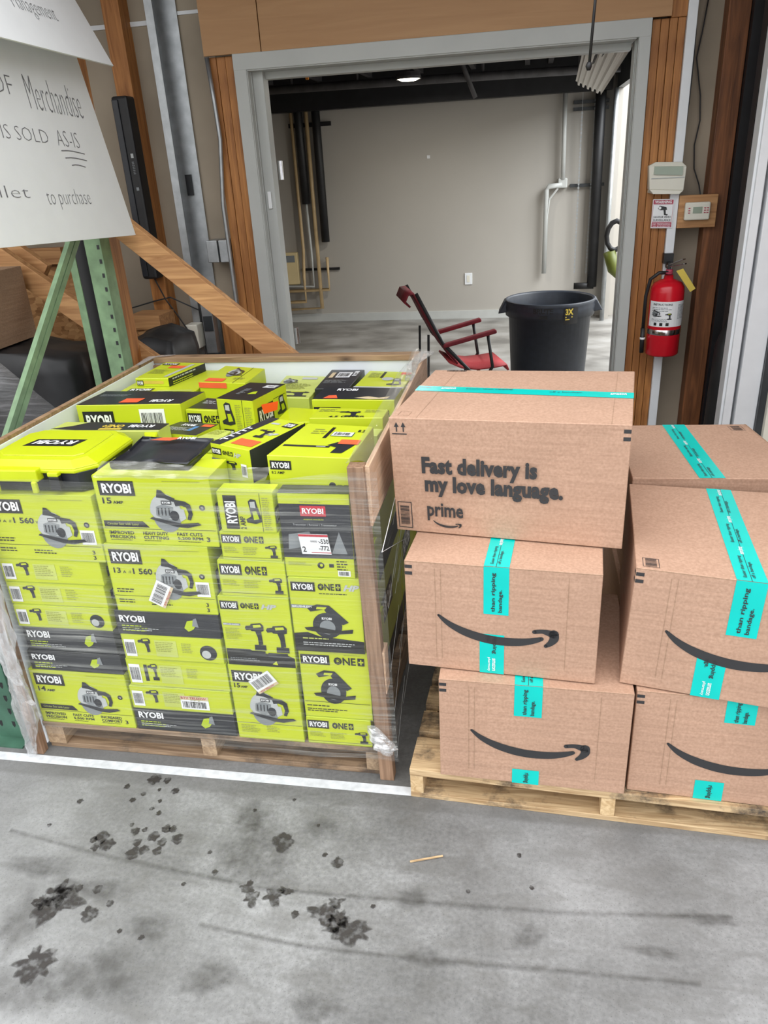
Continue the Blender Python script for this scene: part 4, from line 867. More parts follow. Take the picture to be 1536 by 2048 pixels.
def prime_top(s): s.frame(.07*s.w, s.h*.965, .10*s.w, s.h*.033, .0015, 'carton_ink'); s.barcode(.072*s.w, s.h*.955, .10*s.w, s.h*.045, 'carton_ink', None, True); [s.rect(s.w*x, 0, .0008, s.h, 'cardboard_dark') for x in (.12, .92)]; s.frame(.03*s.w, .04*s.h, .05*s.w, .07*s.h, .001, 'cardboard_dark')
def prime_tape(s):
    a, c = s.h*.515, s.h*.435; w = s.h*.105
    s.poly([(0, a), (s.w, c), (s.w, c+w), (0, a+w)], 'teal_tape', 0)
    yy = lambda u: a+(c-a)*u
    s.text('Easier than ripping', s.w*.24, yy(.24)+w*.5, s.w*.22, w*.22, 'carton_ink', .01, 0, 3); s.text('off a bandage.', s.w*.63, yy(.65)+w*.45, s.w*.15, w*.22, 'carton_ink', .01, 0, 3)
    s.text('amazon', s.w*.12, yy(.12)+w*.4, s.w*.07, w*.3, 'white_print', .02, 0, 3); s.text('amazon', s.w*.90, yy(.9)+w*.4, s.w*.07, w*.3, 'white_print', .02, 0, 3); s.text('bandage.', s.w*.01, yy(0)+w*.5, s.w*.06, w*.22, 'carton_ink', .01, 0, 3)
carton('parcel', [(-.319, 1.732), (.244, 1.682), (.305, 2.150), (-.255, 2.184)], 0.7315, 1.04, 'cardboard', 'large brown carton reading Fast delivery is my love language, topmost on the left', 'box', G,
       fb=[(-.313, 1.744), (.243, 1.672), (.30, 2.140), (-.255, 2.18)], front=prime_front, top=prime_top, right=lambda s: smile(s, s.w*.17, s.h*.29, s.w*.63), tapes=[('top', prime_tape), ('right', lambda s: s.rect(s.w*.435, s.h*.75, .05, s.h*.25, 'teal_tape', 0))])
carton('parcel', [(.2885, 1.540), (.77, 1.515), (.79, 1.985), (.30, 2.0)], .104, .42, 'cardboard', 'scuffed brown smile carton at the bottom right of the parcel stack', 'box', G,
       front=par_front, tapes=[('front', tape_front(.42, .56, .78, .19, x2=.33)), ('top', tape_top(.42, .56))])
def r2_top(s): s.frame(.03*s.w, .02*s.h, .075*s.w, .085*s.h, .0012, 'carton_ink'); s.barcode(.03*s.w, .02*s.h, .075*s.w, .085*s.h, 'carton_ink', None, False)
carton('parcel', [(.262, 1.559), (.733, 1.468), (.775, 1.985), (.302, 2.048)], .4235, .745, 'cardboard', 'brown smile carton turned slightly, upper front right of the stack', 'box', G,
       fb=[(.249, 1.562), (.725, 1.470), (.77, 1.985), (.300, 2.05)], front=par_front, top=r2_top, left=lambda s: marks(s, True), tapes=[('front', tape_front(.43, .56, .56, .34, x2=.33)), ('top', tape_top(.43, .56, .42, .55))])
def r3_top(s): s.frame(.84*s.w, .86*s.h, .10*s.w, .10*s.h, .001, 'carton_ink'); s.barcode(.84*s.w, .86*s.h, .10*s.w, .10*s.h, 'carton_ink', None, False); s.rect(s.w*.985, 0, .002, s.h, 'cardboard_dark')
carton('parcel', [(.312, 2.062), (.79, 2.075), (.728, 2.545), (.312, 2.525)], .4235, .757, 'cardboard', 'brown smile carton at the back right, showing only its taped top', 'box', G,
       top=r3_top, tapes=[('top', tape_top(.375, .52, .36, .53))])
carton('parcel', [(.30, 2.02), (.79, 2.02), (.79, 2.50), (.30, 2.50)], .104, .42, 'cardboard', 'brown carton carrying the back right carton, hidden low in the stack', 'box', G)

# ================================================================== LIME TOOL BOXES, front face
GF = 'lime tool boxes stacked in the crate front'
def saw_big(amp, feats, band=True, w13=False):
    def f(s):
        W, H_ = s.w, s.h
        s.logo(.04*W, .72*H_, .31*W, .21*H_)
        if w13: s.text('13', .05*W, .58*H_, .07*W, .08*H_, 'print_black', .02); s.text('A  //', .14*W, .58*H_, .08*W, .04*H_, 'print_black', .01); s.text('1 560', .24*W, .57*H_, .19*W, .09*H_, 'print_black', .025); s.text('W', .445*W, .57*H_, .03*W, .04*H_, 'print_black', .01)
        else: s.text(amp, .05*W, .60*H_, .08*W, .09*H_, 'print_black', .02); s.text('AMP', .14*W, .60*H_, .09*W, .045*H_, 'print_black', .02)
        s.saw(.44*W, .20*H_, .44*W, .62*H_)
        s.rect(.02*W, .215*H_, .96*W, .005, 'print_dim', 1) if False else s.rect(.01*W, .235*H_, .98*W, .0012, 'print_black', 1)
        if band: s.poly([(.02*W, .26*H_), (.42*W, .26*H_), (.37*W, .35*H_), (.02*W, .35*H_)], 'print_black', 1); s.text('Circular Saw with Laser', .05*W, .29*H_, .28*W, .035*H_, 'lime_pale', 0)
        n = len(feats)
        for i, (a, c) in enumerate(feats): s.text(a, (.05+i*.30)*W, .15*H_, .22*W, .05*H_, 'print_black', .02); s.text(c, (.05+i*.30)*W, .085*H_, .22*W, .05*H_, 'print_black', .02); s.lines((.05+i*.30)*W, .06*H_, .2*W, 1, .002, 'print_black', i)
        if w13:
            s.lines(.04*W, .33*H_, .22*W, 2, .004, 'print_black', 3); s.lines(.04*W, .17*H_, .2*W, 2, .004, 'print_black', 8); s.lines(.36*W, .15*H_, .22*W, 2, .004, 'print_black', 4)
            s.barcode(.83*W, .27*H_, .13*W, .22*H_, seed=4); s.text('3', .90*W, .12*H_, .025*W, .06*H_, 'print_black', .02); s.text('3', .90*W, .04*H_, .025*W, .06*H_, 'print_black', .02)
        else: s.text('3', .90*W, .07*H_, .03*W, .07*H_, 'print_black', .02)
        s.disc(.905*W, .57*H_, .008, 'print_black'); s.text('TSS', .895*W, .555*H_, .02*W, .03*H_, 'white_print', 0, 0, 3); s.lines(.6*W, .93*H_, .34*W, 1, .002, 'print_dim', 6)
    return f
def endcap(s): s.rect(0, 0, s.w, s.h, 'lime', 0); s.logo(.06*s.w, .12*s.h, .12*s.w, .75*s.h, rot=90)
def thin_y(seed, tool='drill', codes=False, patch=0):
    def f(s):
        W, H_ = s.w, s.h; s.barcode(.02*W, .12*H_, .11*W, .68*H_, seed=seed)
        if tool == 'two': s.rect(.17*W, .2*H_, .035*W, .6*H_, 'charcoal'); s.drill(.21*W, .25*H_, .10*W, .6*H_)
        else: s.drill(.16*W, .18*H_, .13*W, .70*H_, False)
        s.rect(.33*W, .16*H_, .22*W, .66*H_, 'lime_pale', 1); s.lines(.34*W, .72*H_, .19*W, 6, .003, 'print_dim', seed); s.lines(.60*W, .72*H_, .12*W, 6, .003, 'print_dim', seed+1)
        if patch: s.disc(.86*W, .42*H_, .30*H_, 'charcoal'); s.disc(.84*W, .36*H_, .16*H_, 'print_silver', 3)
        if codes: s.barcode(.50*W, .12*H_, .28*W, .42*H_, seed=9); s.rect(.50*W, .55*H_, .28*W, .16*H_, 'tan_print', 2); s.text('RTV YELLOW', .51*W, .58*H_, .25*W, .1*H_, 'sign_red', .02, 0, 3)
        s.rect(.34*W, .02*H_, .6*W, .001, 'print_dim', 1)
    return f
def thin_d(s):
    W, H_ = s.w, s.h; s.logo(.04*W, .52*H_, .25*W, .34*H_, None); s.lines(.05*W, .36*H_, .26*W, 3, .004, 'lime_deep', 3); s.lines(.05*W, .26*H_, .40*W, 2, .003, 'print_silver', 5)
    s.P(.66*W, .25*H_, .12*W, .5*H_, [(0, .3), (.3, .9), (.8, 1), (1, .6), (.7, .2), (.3, 0)], 'lime_deep'); s.P(.74*W, .35*H_, .06*W, .5*H_, [(0, .3), (.3, .9), (.8, 1), (1, .2)], 'print_grey', 3)
def one_small(hp=False):
    def f(s):
        W, H_ = s.w, s.h; s.logo(.02*W, .60*H_, .33*W, .30*H_); s.one(.40*W, .62*H_, .33*W, .24*H_)
        if hp: s.hp(.76*W, .64*H_, .18*W, .20*H_)
        s.lines(.04*W, .44*H_, .25*W, 4, .0025, 'print_dim', 1); s.lines(.36*W, .44*H_, .26*W, 5, .0025, 'print_dim', 2); s.drill(.74*W, .12*H_, .20*W, .44*H_); s.rect(.01*W, .09*H_, .97*W, .001, 'print_black', 1)
    return f
def kit(s):
    W, H_ = s.w, s.h; s.logo(.02*W, .82*H_, .26*W, .12*H_); s.one(.31*W, .84*H_, .26*W, .08*H_); s.hp(.60*W, .84*H_, .2*W, .07*H_)
    s.rect(.02*W, .59*H_, .25*W, .03*H_, 'print_grey'); s.text('BRUSHLESS', .03*W, .597*H_, .22*W, .018*H_, 'white_print', .02, 0, 3)
    s.drill(.33*W, .24*H_, .27*W, .40*H_); s.drill(.63*W, .22*H_, .30*W, .40*H_)
    s.poly([(.01*W, 0), (W*.99, 0), (W*.99, .14*H_), (.90*W, .18*H_), (.42*W, .20*H_), (.36*W, .245*H_), (.01*W, .245*H_)], 'print_black', 1); s.rect(.30*W, .16*H_, .28*W, .07*H_, 'charcoal', 4); s.rect(.62*W, .14*H_, .28*W, .07*H_, 'charcoal', 4)
    s.lines(.05*W, .10*H_, .5*W, 2, .003, 'print_grey', 4); s.poly([(.66*W, .04*H_), (.72*W, .09*H_), (.74*W, .03*H_)], 'lime', 3); s.lines(.04*W, .54*H_, .24*W, 8, .0025, 'print_dim', 9)
def c_vert(s):
    W, H_ = s.w, s.h; s.logo(.10*W, .08*H_, .24*W, .84*H_, rot=90); s.text('2 AMP', .36*W, .08*H_, .10*W, .32*H_, 'print_black', .02, 90); s.sander(.48*W, .22*H_, .28*W, .62*H_); s.rect(.76*W, .02*H_, .0012, .96*H_, 'print_black', 1); s.lines(.80*W, .85*H_, .14*W, 16, .003, 'print_dim', 3)
def c_saw(s):
    W, H_ = s.w, s.h; s.logo(.04*W, .78*H_, .46*W, .15*H_); s.text('15', .05*W, .70*H_, .09*W, .06*H_, 'print_black', .02); s.text('AMP', .15*W, .70*H_, .10*W, .03*H_, 'print_black', .02)
    s.saw(.22*W, .20*H_, .70*W, .50*H_); s.rect(.01*W, .22*H_, .98*W, .0012, 'print_black', 1); s.lines(.06*W, .18*H_, .3*W, 5, .003, 'print_dim', 3); s.lines(.45*W, .18*H_, .2*W, 4, .003, 'print_dim', 4)
def tent(s):
    W, H_ = s.w, s.h; s.rect(0, .24*H_, W, .64*H_, 'charcoal', 0); s.rect(.30*W, .74*H_, .36*W, .12*H_, 'logo_red'); s.text('RYOBI', .33*W, .77*H_, .30*W, .065*H_, 'white_print', .03, 0, 3)
    s.text('expert module', .34*W, .69*H_, .28*W, .025*H_, 'lime', 0); s.text('Transmitter / Receiver / Transmetteur', .18*W, .63*H_, .62*W, .022*H_, 'print_silver', 0); s.lines(.3*W, .90*H_, .4*W, 1, .003, 'print_dim', 1)
    s.poly([(.70*W, .30*H_), (.92*W, .30*H_), (.82*W, .56*H_)], 'print_grey', 1); s.poly([(.08*W, .34*H_), (.5*W, .40*H_), (.4*W, .56*H_), (.1*W, .52*H_)], 'print_grey', 1)
    s.disc(.52*W, .15*H_, .009, 'print_black'); s.disc(.53*W, .155*H_, .004, 'lime', 3); s.rect(.64*W, .13*H_, .012, .010, 'charcoal'); s.lines(.75*W, .20*H_, .18*W, 4, .004, 'print_black', 7); s.barcode(.76*W, .025*H_, .18*W, .07*H_, seed=3); s.lines(.05*W, .18*H_, .34*W, 3, .002, 'print_dim', 1)
def d_hp(s):
    W, H_ = s.w, s.h; s.logo(.03*W, .83*H_, .34*W, .12*H_); s.one(.41*W, .85*H_, .32*W, .09*H_); s.hp(.76*W, .85*H_, .2*W, .08*H_); s.lines(.42*W, .80*H_, .5*W, 1, .003, 'print_black', 3)
    s.rect(.0*W, .60*H_, .32*W, .045*H_, 'print_grey'); s.text('BRUSHLESS', .02*W, .61*H_, .28*W, .026*H_, 'white_print', .02, 0, 3); s.darksaw(.16*W, .20*H_, .70*W, .46*H_)
    s.poly([(0, 0), (W, 0), (W, .17*H_), (.36*W, .22*H_), (.20*W, .27*H_), (0, .25*H_)], 'print_black', 1); s.lines(.12*W, .18*H_, .5*W, 1, .004, 'lime_pale', 1); s.lines(.12*W, .12*H_, .75*W, 2, .0035, 'print_silver', 2)
def d_one(s):
    W, H_ = s.w, s.h; s.logo(.02*W, .80*H_, .42*W, .14*H_); s.one(.50*W, .81*H_, .44*W, .11*H_); s.lines(.65*W, .95*H_, .25*W, 1, .002, 'print_dim', 2)
    s.darksaw(.16*W, .22*H_, .62*W, .50*H_); s.rect(.02*W, .24*H_, .96*W, .0014, 'print_black', 5); s.lines(.04*W, .17*H_, .45*W, 1, .004, 'print_black', 1); s.lines(.04*W, .12*H_, .60*W, 2, .0035, 'print_black', 2)
S3 = [('IMPROVED', 'PRECISION'), ('HEAVY DUTY', 'CUTTING'), ('FAST CUTS', '5,200 RPM')]
S4 = [('IMPROVED', 'PRECISION'), ('FAST CUTS', '5,500 RPM'), ('INCREASED', 'COMFORT')]
Y0, Y1 = 1.615, 1.86
FRONT = [
 # x0, x1, z0, z1, body, art, label
 (-1.42, -1.112, .105, .302, 'lime', saw_big('14', S4), 'lime 14 amp saw box at the bottom left of the crate front'),
 (-1.405, -1.110, .302, .370, 'charcoal', thin_d, 'dark tool box just above the lime 14 amp saw box'),
 (-1.40, -1.115, .370, .452, 'charcoal', thin_d, 'dark tool box, upper of the dark pair in the left column'),
 (-1.405, -1.111, .452, .525, 'lime', thin_y(1, patch=1), 'lime drill box with a round dark picture resting on the dark pair'),
 (-1.408, -1.110, .525, .598, 'lime', thin_y(2), 'lime drill box, middle of three thin ones in the left column'),
 (-1.408, -1.105, .598, .672, 'lime', thin_y(3), 'lime drill box right under the left 1 560 W saw box'),
 (-1.402, -1.083, .672, .866, 'lime', saw_big('13', [], False, True), 'lime 13 A 1 560 W saw box at the top of the left column'),
 (-1.108, -.795, .105, .186, 'charcoal', thin_d, 'dark tool box at the bottom of the second column on the deck'),
 (-1.105, -.795, .186, .266, 'lime', thin_y(4, codes=True), 'lime drill box with a yellow RTV barcode label, second column'),
 (-1.097, -.793, .266, .362, 'lime', thin_y(5, 'two'), 'lime two-tool box above the RTV labelled box'),
 (-1.092, -.795, .362, .446, 'lime', thin_y(6, patch=1), 'lime drill box directly under the dark box of the second column'),
 (-1.096, -.79, .446, .522, 'charcoal', thin_d, 'dark tool box between the white-stickered saw box and lime drill box'),
 (-1.083, -.789, .522, .728, 'lime', saw_big('13', [], False, True), 'lime 13 A saw box with a tilted white barcode sticker'),
 (-1.072, -.755, .728, .922, 'lime', saw_big('15', S3), 'lime 15 amp saw box at the top of the second column, reading Heavy Duty Cutting'),
 (-.788, -.590, .105, .364, 'lime', c_saw, 'tall lime 15 amp saw box with tilted sticker at the bottom of the third column'),
 (-.785, -.587, .364, .584, 'lime', kit, 'lime box picturing two drills side by side'),
 (-.770, -.587, .584, .692, 'lime', one_small(), 'lime box picturing one small drill, resting on the two-drill box'),
 (-.752, -.592, .692, .774, 'lime', one_small(), 'flat lime box under the sander box with sideways lettering'),
 (-.742, -.596, .774, .885, 'lime', c_vert, 'lime 2 amp sander box with its logo turned sideways'),
 (-.580, -.392, .105, .198, 'lime', one_small(), 'flat lime box at the bottom right corner of the crate front'),
 (-.580, -.386, .198, .424, 'lime', d_one, 'lime circular saw box without a dark base band in the right column'),
 (-.583, -.392, .424, .650, 'lime', d_hp, 'lime brushless circular saw box with a black base band, right column'),
 (-.586, -.404, .650, .884, 'lime', tent, 'dark module box with red logo and a white price sticker'),
]
for x0, x1, z0, z1, body, art, lab in FRONT:
    Y1 = 1.744 if z1 > .9 else (1.672 if z1 > .88 else 1.86)
    jy = random.uniform(0, .006); dk = body == 'charcoal'
    def wrapart(s, art=art, dk=dk):
        art(s); s.frame(0, 0, s.w, s.h, .0012, 'print_black' if dk else 'lime_deep', 0)
    o = carton('tool_box', rectfp(x0+.001, x1-.001, Y0+jy, Y1), z0+.0005, z1-.0005, body, lab, 'box', GF, front=wrapart, right=(lambda s: s.logo(.1*s.w, .2*s.h, .5*s.w, .4*s.h)), top=lambda s, dk=dk: s.rect(s.w*.05, s.h*.1, s.w*.5, s.h*.3, 'print_black' if dk else 'lime_deep') if z1 < .88 else s.rect(0, 0, s.w, s.h, 'charcoal' if dk or art is tent else 'lime', 0))
    if 'tilted white barcode' in lab or 'tilted sticker' in lab:
        sg = 1 if 'tall' in lab else -1; cxx, czz = ((-.690, .315) if sg > 0 else (-.945, .585)); a = math.radians(35*sg) if sg > 0 else math.radians(62)
        s = Sheet(.075, .042); s.barcode(0, 0, .075, .042, seed=12, ly=1); s.rect(0, -.008, .075, .008, 'tan_print', 1); s.text('RTV YELLOW', .01, -.007, .05, .006, 'sign_red', .02)
        c_, s_ = math.cos(a), math.sin(a); f = lambda u, v: (cxx+u*c_-v*s_, Y0-.0028, czz+u*s_+v*c_)
        bb = B(); s.emit(bb, [f(-.037, .021), f(.037, .021), f(.037, -.021), f(-.037, -.021)]); st = bb.build('barcode_sticker', o); st['label'] = 'tilted white barcode sticker'
    if 'price sticker' in lab:
        s = Sheet(.075, .055); s.rect(0, 0, .075, .055, 'white_print', 1); s.rect(0, .048, .075, .006, 'logo_red', 2); s.rect(.025, .004, .05, .002, 'logo_red', 2)
        s.text('0000 •', .028, .033, .022, .005, 'print_black', 0) ; s.text('-530', .050, .029, .024, .013, 'print_black', .02); s.text('-772', .046, .011, .026, .013, 'print_black', .02); s.text('2', .004, .006, .009, .015, 'print_black', .02)
        bb = B(); s.emit(bb, [(-.540, Y0-.0032, .778), (-.465, Y0-.0032, .778), (-.458, Y0-.0032, .722), (-.534, Y0-.0032, .722)]); st = bb.build('price_sticker', o); st['label'] = 'white price sticker with red edge'

# boxes filling the crate below the top layer
GI = 'boxes filling the crate below the top layer'
for i, (xa, xb) in enumerate([(-1.41, -1.09), (-1.08, -.75), (-.74, -.405)]):
    for j, (ya, yb) in enumerate([(1.868, 2.29), (2.30, 2.69)]):
        for k, (za, zb) in enumerate([(.105, .47), (.471, .845)]):
            carton('tool_box', rectfp(xa, xb, ya, yb), za, zb, 'lime', 'lime tool box inside the crate, %s layer, %s row, %s column' % (['bottom', 'upper'][k], ['nearer', 'farther'][j], ['left', 'centre', 'right'][i]), 'box', GI,
                   right=lambda s: (s.logo(.1*s.w, .55*s.h, .45*s.w, .25*s.h), s.rect(.0, .0, s.w, .22*s.h, 'print_black')))

# ================================================================== TOP LAYER
GT = 'tool boxes lying on top of the crate load'
def T(fp, z0, z1, body, label, **art): return carton('tool_box', fp, z0, z1, body, label, 'box', GT, **art)
def redlab(x, y, w, h, m='sticker_red'): return lambda s: s.rect(x*s.w, y*s.h, w*s.w, h*s.h, m, 6)
T([(-1.405, 2.128), (-1.055, 2.143), (-1.028, 2.283), (-1.387, 2.294)], .846, .950, 'lime', 'long lime box with black top against the white crate wall', 
  top=lambda s: (s.rect(.0, .02*s.h, s.w, .96*s.h, 'charcoal', 0), s.rect(.38*s.w, .12*s.h, .18*s.w, .30*s.h, 'sticker_red', 4), s.logo(.66*s.w, .14*s.h, .2*s.w, .22*s.h, None, rot=180), s.lines(.05*s.w, .7*s.h, .3*s.w, 3, .004, 'print_grey', 2)),
  front=lambda s: (s.logo(.05*s.w, .18*s.h, .30*s.w, .62*s.h), s.barcode(.60*s.w, .12*s.h, .24*s.w, .74*s.h, seed=5)), right=lambda s: s.rect(.1*s.w, .1*s.h, .5*s.w, .02*s.h, 'print_dim'))
T([(-1.39, 1.925), (-1.035, 1.938), (-1.03, 2.003), (-1.375, 2.018)], .846, .932, 'lime_pale', 'flat box in cloudy plastic with upside-down logo behind the tool case',
  top=lambda s: (s.poly([(0, .25*s.h), (.15*s.w, .55*s.h), (.25*s.w, s.h), (s.w, s.h), (s.w, .1*s.h), (.25*s.w, .12*s.h)], 'charcoal', 1), s.logo(.68*s.w, .38*s.h, .22*s.w, .4*s.h, None, rot=180), s.text('ONE+', .43*s.w, .38*s.h, .2*s.w, .35*s.h, 'yellow_tag', .04, 180), s.rect(.45*s.w, .12*s.h, .2*s.w, .18*s.h, 'yellow_tag', 3)),
  front=lambda s: s.lines(.05*s.w, .8*s.h, .5*s.w, 3, .003, 'print_dim', 3))
T([(-1.41, 2.40), (-1.125, 2.41), (-1.125, 2.70), (-1.405, 2.715)], .846, .914, 'lime', 'lime box with a logo along its top edge under the thin back box',
  top=lambda s: (s.logo(.10*s.w, .03*s.h, .32*s.w, .12*s.h, 'charcoal'), s.rect(.5*s.w, .02*s.h, .45*s.w, .05*s.h, 'lime_pale', 1)), front=lambda s: s.rect(.55*s.w, .6*s.h, .4*s.w, .4*s.h, 'sticker_red'))
T([(-1.375, 2.475), (-1.245, 2.470), (-1.195, 2.69), (-1.365, 2.715)], .9145, .945, 'lime', 'thin lime box with a black side strip in the far left crate corner',
  top=lambda s: (s.rect(.35*s.w, .62*s.h, .4*s.w, .16*s.h, 'sticker_red', 2), s.rect(.75*s.w, .1*s.h, .1*s.w, .8*s.h, 'print_silver'), s.lines(.1*s.w, .5*s.h, .5*s.w, 8, .004, 'print_dim', 1), s.logo(.05*s.w, .8*s.h, .4*s.w, .12*s.h)),
  front=lambda s: (s.logo(.04*s.w, .15*s.h, .2*s.w, .6*s.h), s.rect(.25*s.w, .35*s.h, .6*s.w, .35*s.h, 'yellow_tag')), right=lambda s: (s.rect(0, 0, s.w, s.h, 'print_black', 0), s.lines(.1*s.w, .7*s.h, .8*s.w, 1, .006, 'print_silver', 4), s.lines(.1*s.w, .35*s.h, .6*s.w, 2, .004, 'lime', 5)))
T([(-1.112, 2.43), (-.935, 2.41), (-.93, 2.61), (-1.10, 2.66)], .846, .942, 'lime', 'lime box picturing a chop saw near the back wall of the crate',
  top=lambda s: (s.saw(.30*s.w, .35*s.h, .42*s.w, .55*s.h), s.rect(.08*s.w, .05*s.h, .40*s.w, .18*s.h, 'sticker_red', 2), s.lines(.62*s.w, .3*s.h, .3*s.w, 3, .005, 'print_dim', 4), s.rect(.72*s.w, 0, .002, s.h, 'print_black')), front=redlab(.0, .8, .6, .2))
T([(-1.046, 2.155), (-.936, 2.144), (-.957, 2.27), (-1.022, 2.287)], .846, .928, 'lime', 'small lime box between the long black-topped box and upright box',
  top=lambda s: (s.rect(.0, .1*s.h, s.w, .85*s.h, 'charcoal', 1), s.lines(.2*s.w, .7*s.h, .6*s.w, 3, .006, 'print_silver', 4)), front=lambda s: (s.logo(.04*s.w, .45*s.h, .45*s.w, .42*s.h), s.one(.55*s.w, .5*s.h, .5*s.w, .3*s.h)))
T([(-.93, 2.135), (-.803, 2.107), (-.754, 2.296), (-.882, 2.316)], .846, .970, 'lime', 'upright lime sander box with black lid and bright orange tag',
  top=lambda s: (s.rect(0, 0, s.w, s.h, 'print_black', 0), s.logo(.60*s.w, .70*s.h, .35*s.w, .18*s.h, None, rot=90), s.poly([(.55*s.w, .32*s.h), (.75*s.w, .36*s.h), (.68*s.w, .5*s.h), (.58*s.w, .46*s.h)], 'lime_deep'), s.lines(.25*s.w, .6*s.h, .2*s.w, 6, .006, 'print_grey', 5)),
  front=lambda s: (s.sander(.10*s.w, .32*s.h, .36*s.w, .60*s.h), s.logo(.12*s.w, .02*s.h, .28*s.w, .20*s.h), s.rect(.70*s.w, 0, .0015, s.h, 'print_black'), s.lines(.50*s.w, .85*s.h, .16*s.w, 16, .003, 'print_dim', 5), s.lines(.76*s.w, .8*s.h, .2*s.w, 14, .003, 'print_dim', 6)),
  right=lambda s: (s.logo(.10*s.w, .28*s.h, .46*s.w, .48*s.h), s.sander(.66*s.w, .30*s.h, .28*s.w, .5*s.h), s.rect(.58*s.w, .78*s.h, .36*s.w, .0015, 'print_black')))
tag(B().hexa([(-.775, 2.12, .925), (-.748, 2.16, .925), (-.746, 2.163, .925), (-.773, 2.123, .925)], [(-.777, 2.11, .957), (-.742, 2.16, .953), (-.740, 2.163, .953), (-.775, 2.113, .957)], 'neon_red').build('price_tag'), 'bright orange paper tag stuck on the upright sander box', 'tag')
T([(-1.105, 2.022), (-.950, 1.996), (-.918, 2.100), (-1.055, 2.125)], .846, .898, 'lime', 'low lime box with dark blue-marked top beside the flat plastic-wrapped box',
  top=lambda s: (s.rect(0, 0, s.w, s.h, 'charcoal', 0), s.logo(.25*s.w, .65*s.h, .32*s.w, .2*s.h, None, rot=0), s.rect(.6*s.w, .3*s.h, .1*s.w, .4*s.h, 'blue_print'), s.lines(.1*s.w, .5*s.h, .6*s.w, 4, .004, 'print_silver', 5), s.rect(.72*s.w, .7*s.h, .25*s.w, .2*s.h, 'sticker_red', 2)),
  front=lambda s: (s.logo(.04*s.w, .30*s.h, .34*s.w, .5*s.h), s.one(.42*s.w, .34*s.h, .3*s.w, .36*s.h), s.hp(.76*s.w, .36*s.h, .18*s.w, .32*s.h)), right=lambda s: s.logo(.1*s.w, .15*s.h, .12*s.w, .7*s.h, rot=90))
T([(-.945, 1.99), (-.862, 1.98), (-.86, 2.05), (-.91, 2.06)], .846, .895, 'lime_pale', 'small plain lime box wedged behind the open-topped front boxes', top=lambda s: s.lines(.1*s.w, .8*s.h, .7*s.w, 4, .005, 'print_dim', 2))
T([(-.806, 1.770), (-.678, 1.715), (-.592, 1.935), (-.706, 1.985)], .846, .958, 'lime', 'angled lime box with red label and black stripe on the front row',
  top=lambda s: (s.rect(0, 0, .26*s.w, s.h, 'charcoal', 0), s.text('TTTTT', .04*s.w, .12*s.h, .14*s.w, .5*s.h, 'white_print', .03, 90), s.rect(.40*s.w, .08*s.h, .52*s.w, .18*s.h, 'sticker_red', 2), s.drill(.40*s.w, .35*s.h, .36*s.w, .28*s.h), s.logo(.68*s.w, .76*s.h, .26*s.w, .16*s.h), s.hp(.70*s.w, .45*s.h, .2*s.w, .1*s.h), s.rect(.32*s.w, .80*s.h, .22*s.w, .05*s.h, 'print_silver')),
  front=lambda s: (s.logo(.03*s.w, .74*s.h, .24*s.w, .16*s.h), s.one(.30*s.w, .76*s.h, .26*s.w, .11*s.h), s.hp(.58*s.w, .75*s.h, .16*s.w, .11*s.h), s.rect(.0, .58*s.h, .22*s.w, .06*s.h, 'print_grey'), s.drill(.28*s.w, .38*s.h, .36*s.w, .26*s.h, False), s.barcode(.74*s.w, .30*s.h, .14*s.w, .32*s.h, seed=2)),
  right=lambda s: (s.rect(0, .2*s.h, s.w, .8*s.h, 'charcoal', 0), s.logo(.35*s.w, .45*s.h, .3*s.w, .32*s.h, 'print_black')))
T([(-.625, 1.690), (-.409, 1.676), (-.395, 1.915), (-.586, 1.942)], .846, .955, 'lime', 'wide lime string trimmer box with red sticker at the front right corner',
  top=lambda s: (s.lines(.22*s.w, .80*s.h, .22*s.w, 3, .008, 'print_dim', 1), s.rect(.44*s.w, .55*s.h, .05*s.w, .35*s.h, 'print_black'), s.rect(.52*s.w, .62*s.h, .30*s.w, .14*s.h, 'dark_green', 2), s.barcode(.53*s.w, .63*s.h, .28*s.w, .12*s.h, seed=3, ly=3), s.rect(.72*s.w, .38*s.h, .26*s.w, .14*s.h, 'sticker_red', 4),
                 s.rect(.05*s.w, .27*s.h, .6*s.w, .012, 'charcoal', 1), s.poly([(.60*s.w, .34*s.h), (.70*s.w, .44*s.h), (.95*s.w, .40*s.h), (.92*s.w, .30*s.h), (.86*s.w, .12*s.h), (.72*s.w, .12*s.h), (.74*s.w, .28*s.h)], 'charcoal', 2), s.rect(.48*s.w, .28*s.h, .12*s.w, .02*s.h, 'print_silver', 3), s.text('8.2', .84*s.w, .78*s.h, .1*s.w, .08*s.h, 'print_black', .02)),
  front=lambda s: (s.logo(.03*s.w, .66*s.h, .26*s.w, .22*s.h), s.text('8.2 AMP', .04*s.w, .55*s.h, .16*s.w, .07*s.h, 'print_black', .01), s.disc(.77*s.w, .32*s.h, .009, 'print_black'), s.frame(.83*s.w, .24*s.h, .012, .011, .001, 'print_black'), s.rect(.91*s.w, .24*s.h, .014, .011, 'charcoal'), s.rect(0, .16*s.h, s.w, .0015, 'print_black'), s.lines(.1*s.w, .1*s.h, .7*s.w, 2, .002, 'print_dim', 1)))
T([(-.650, 1.99), (-.40, 1.985), (-.395, 2.045), (-.645, 2.055)], .846, .905, 'lime_pale', 'dusty lime box lying just behind the string trimmer box', top=lambda s: (s.rect(.1*s.w, .3*s.h, .5*s.w, .3*s.h, 'print_silver'), s.text('OWER', .5*s.w, .3*s.h, .3*s.w, .5*s.h, 'print_silver', .01)), front=lambda s: s.lines(.1*s.w, .6*s.h, .7*s.w, 2, .005, 'print_dim', 2))
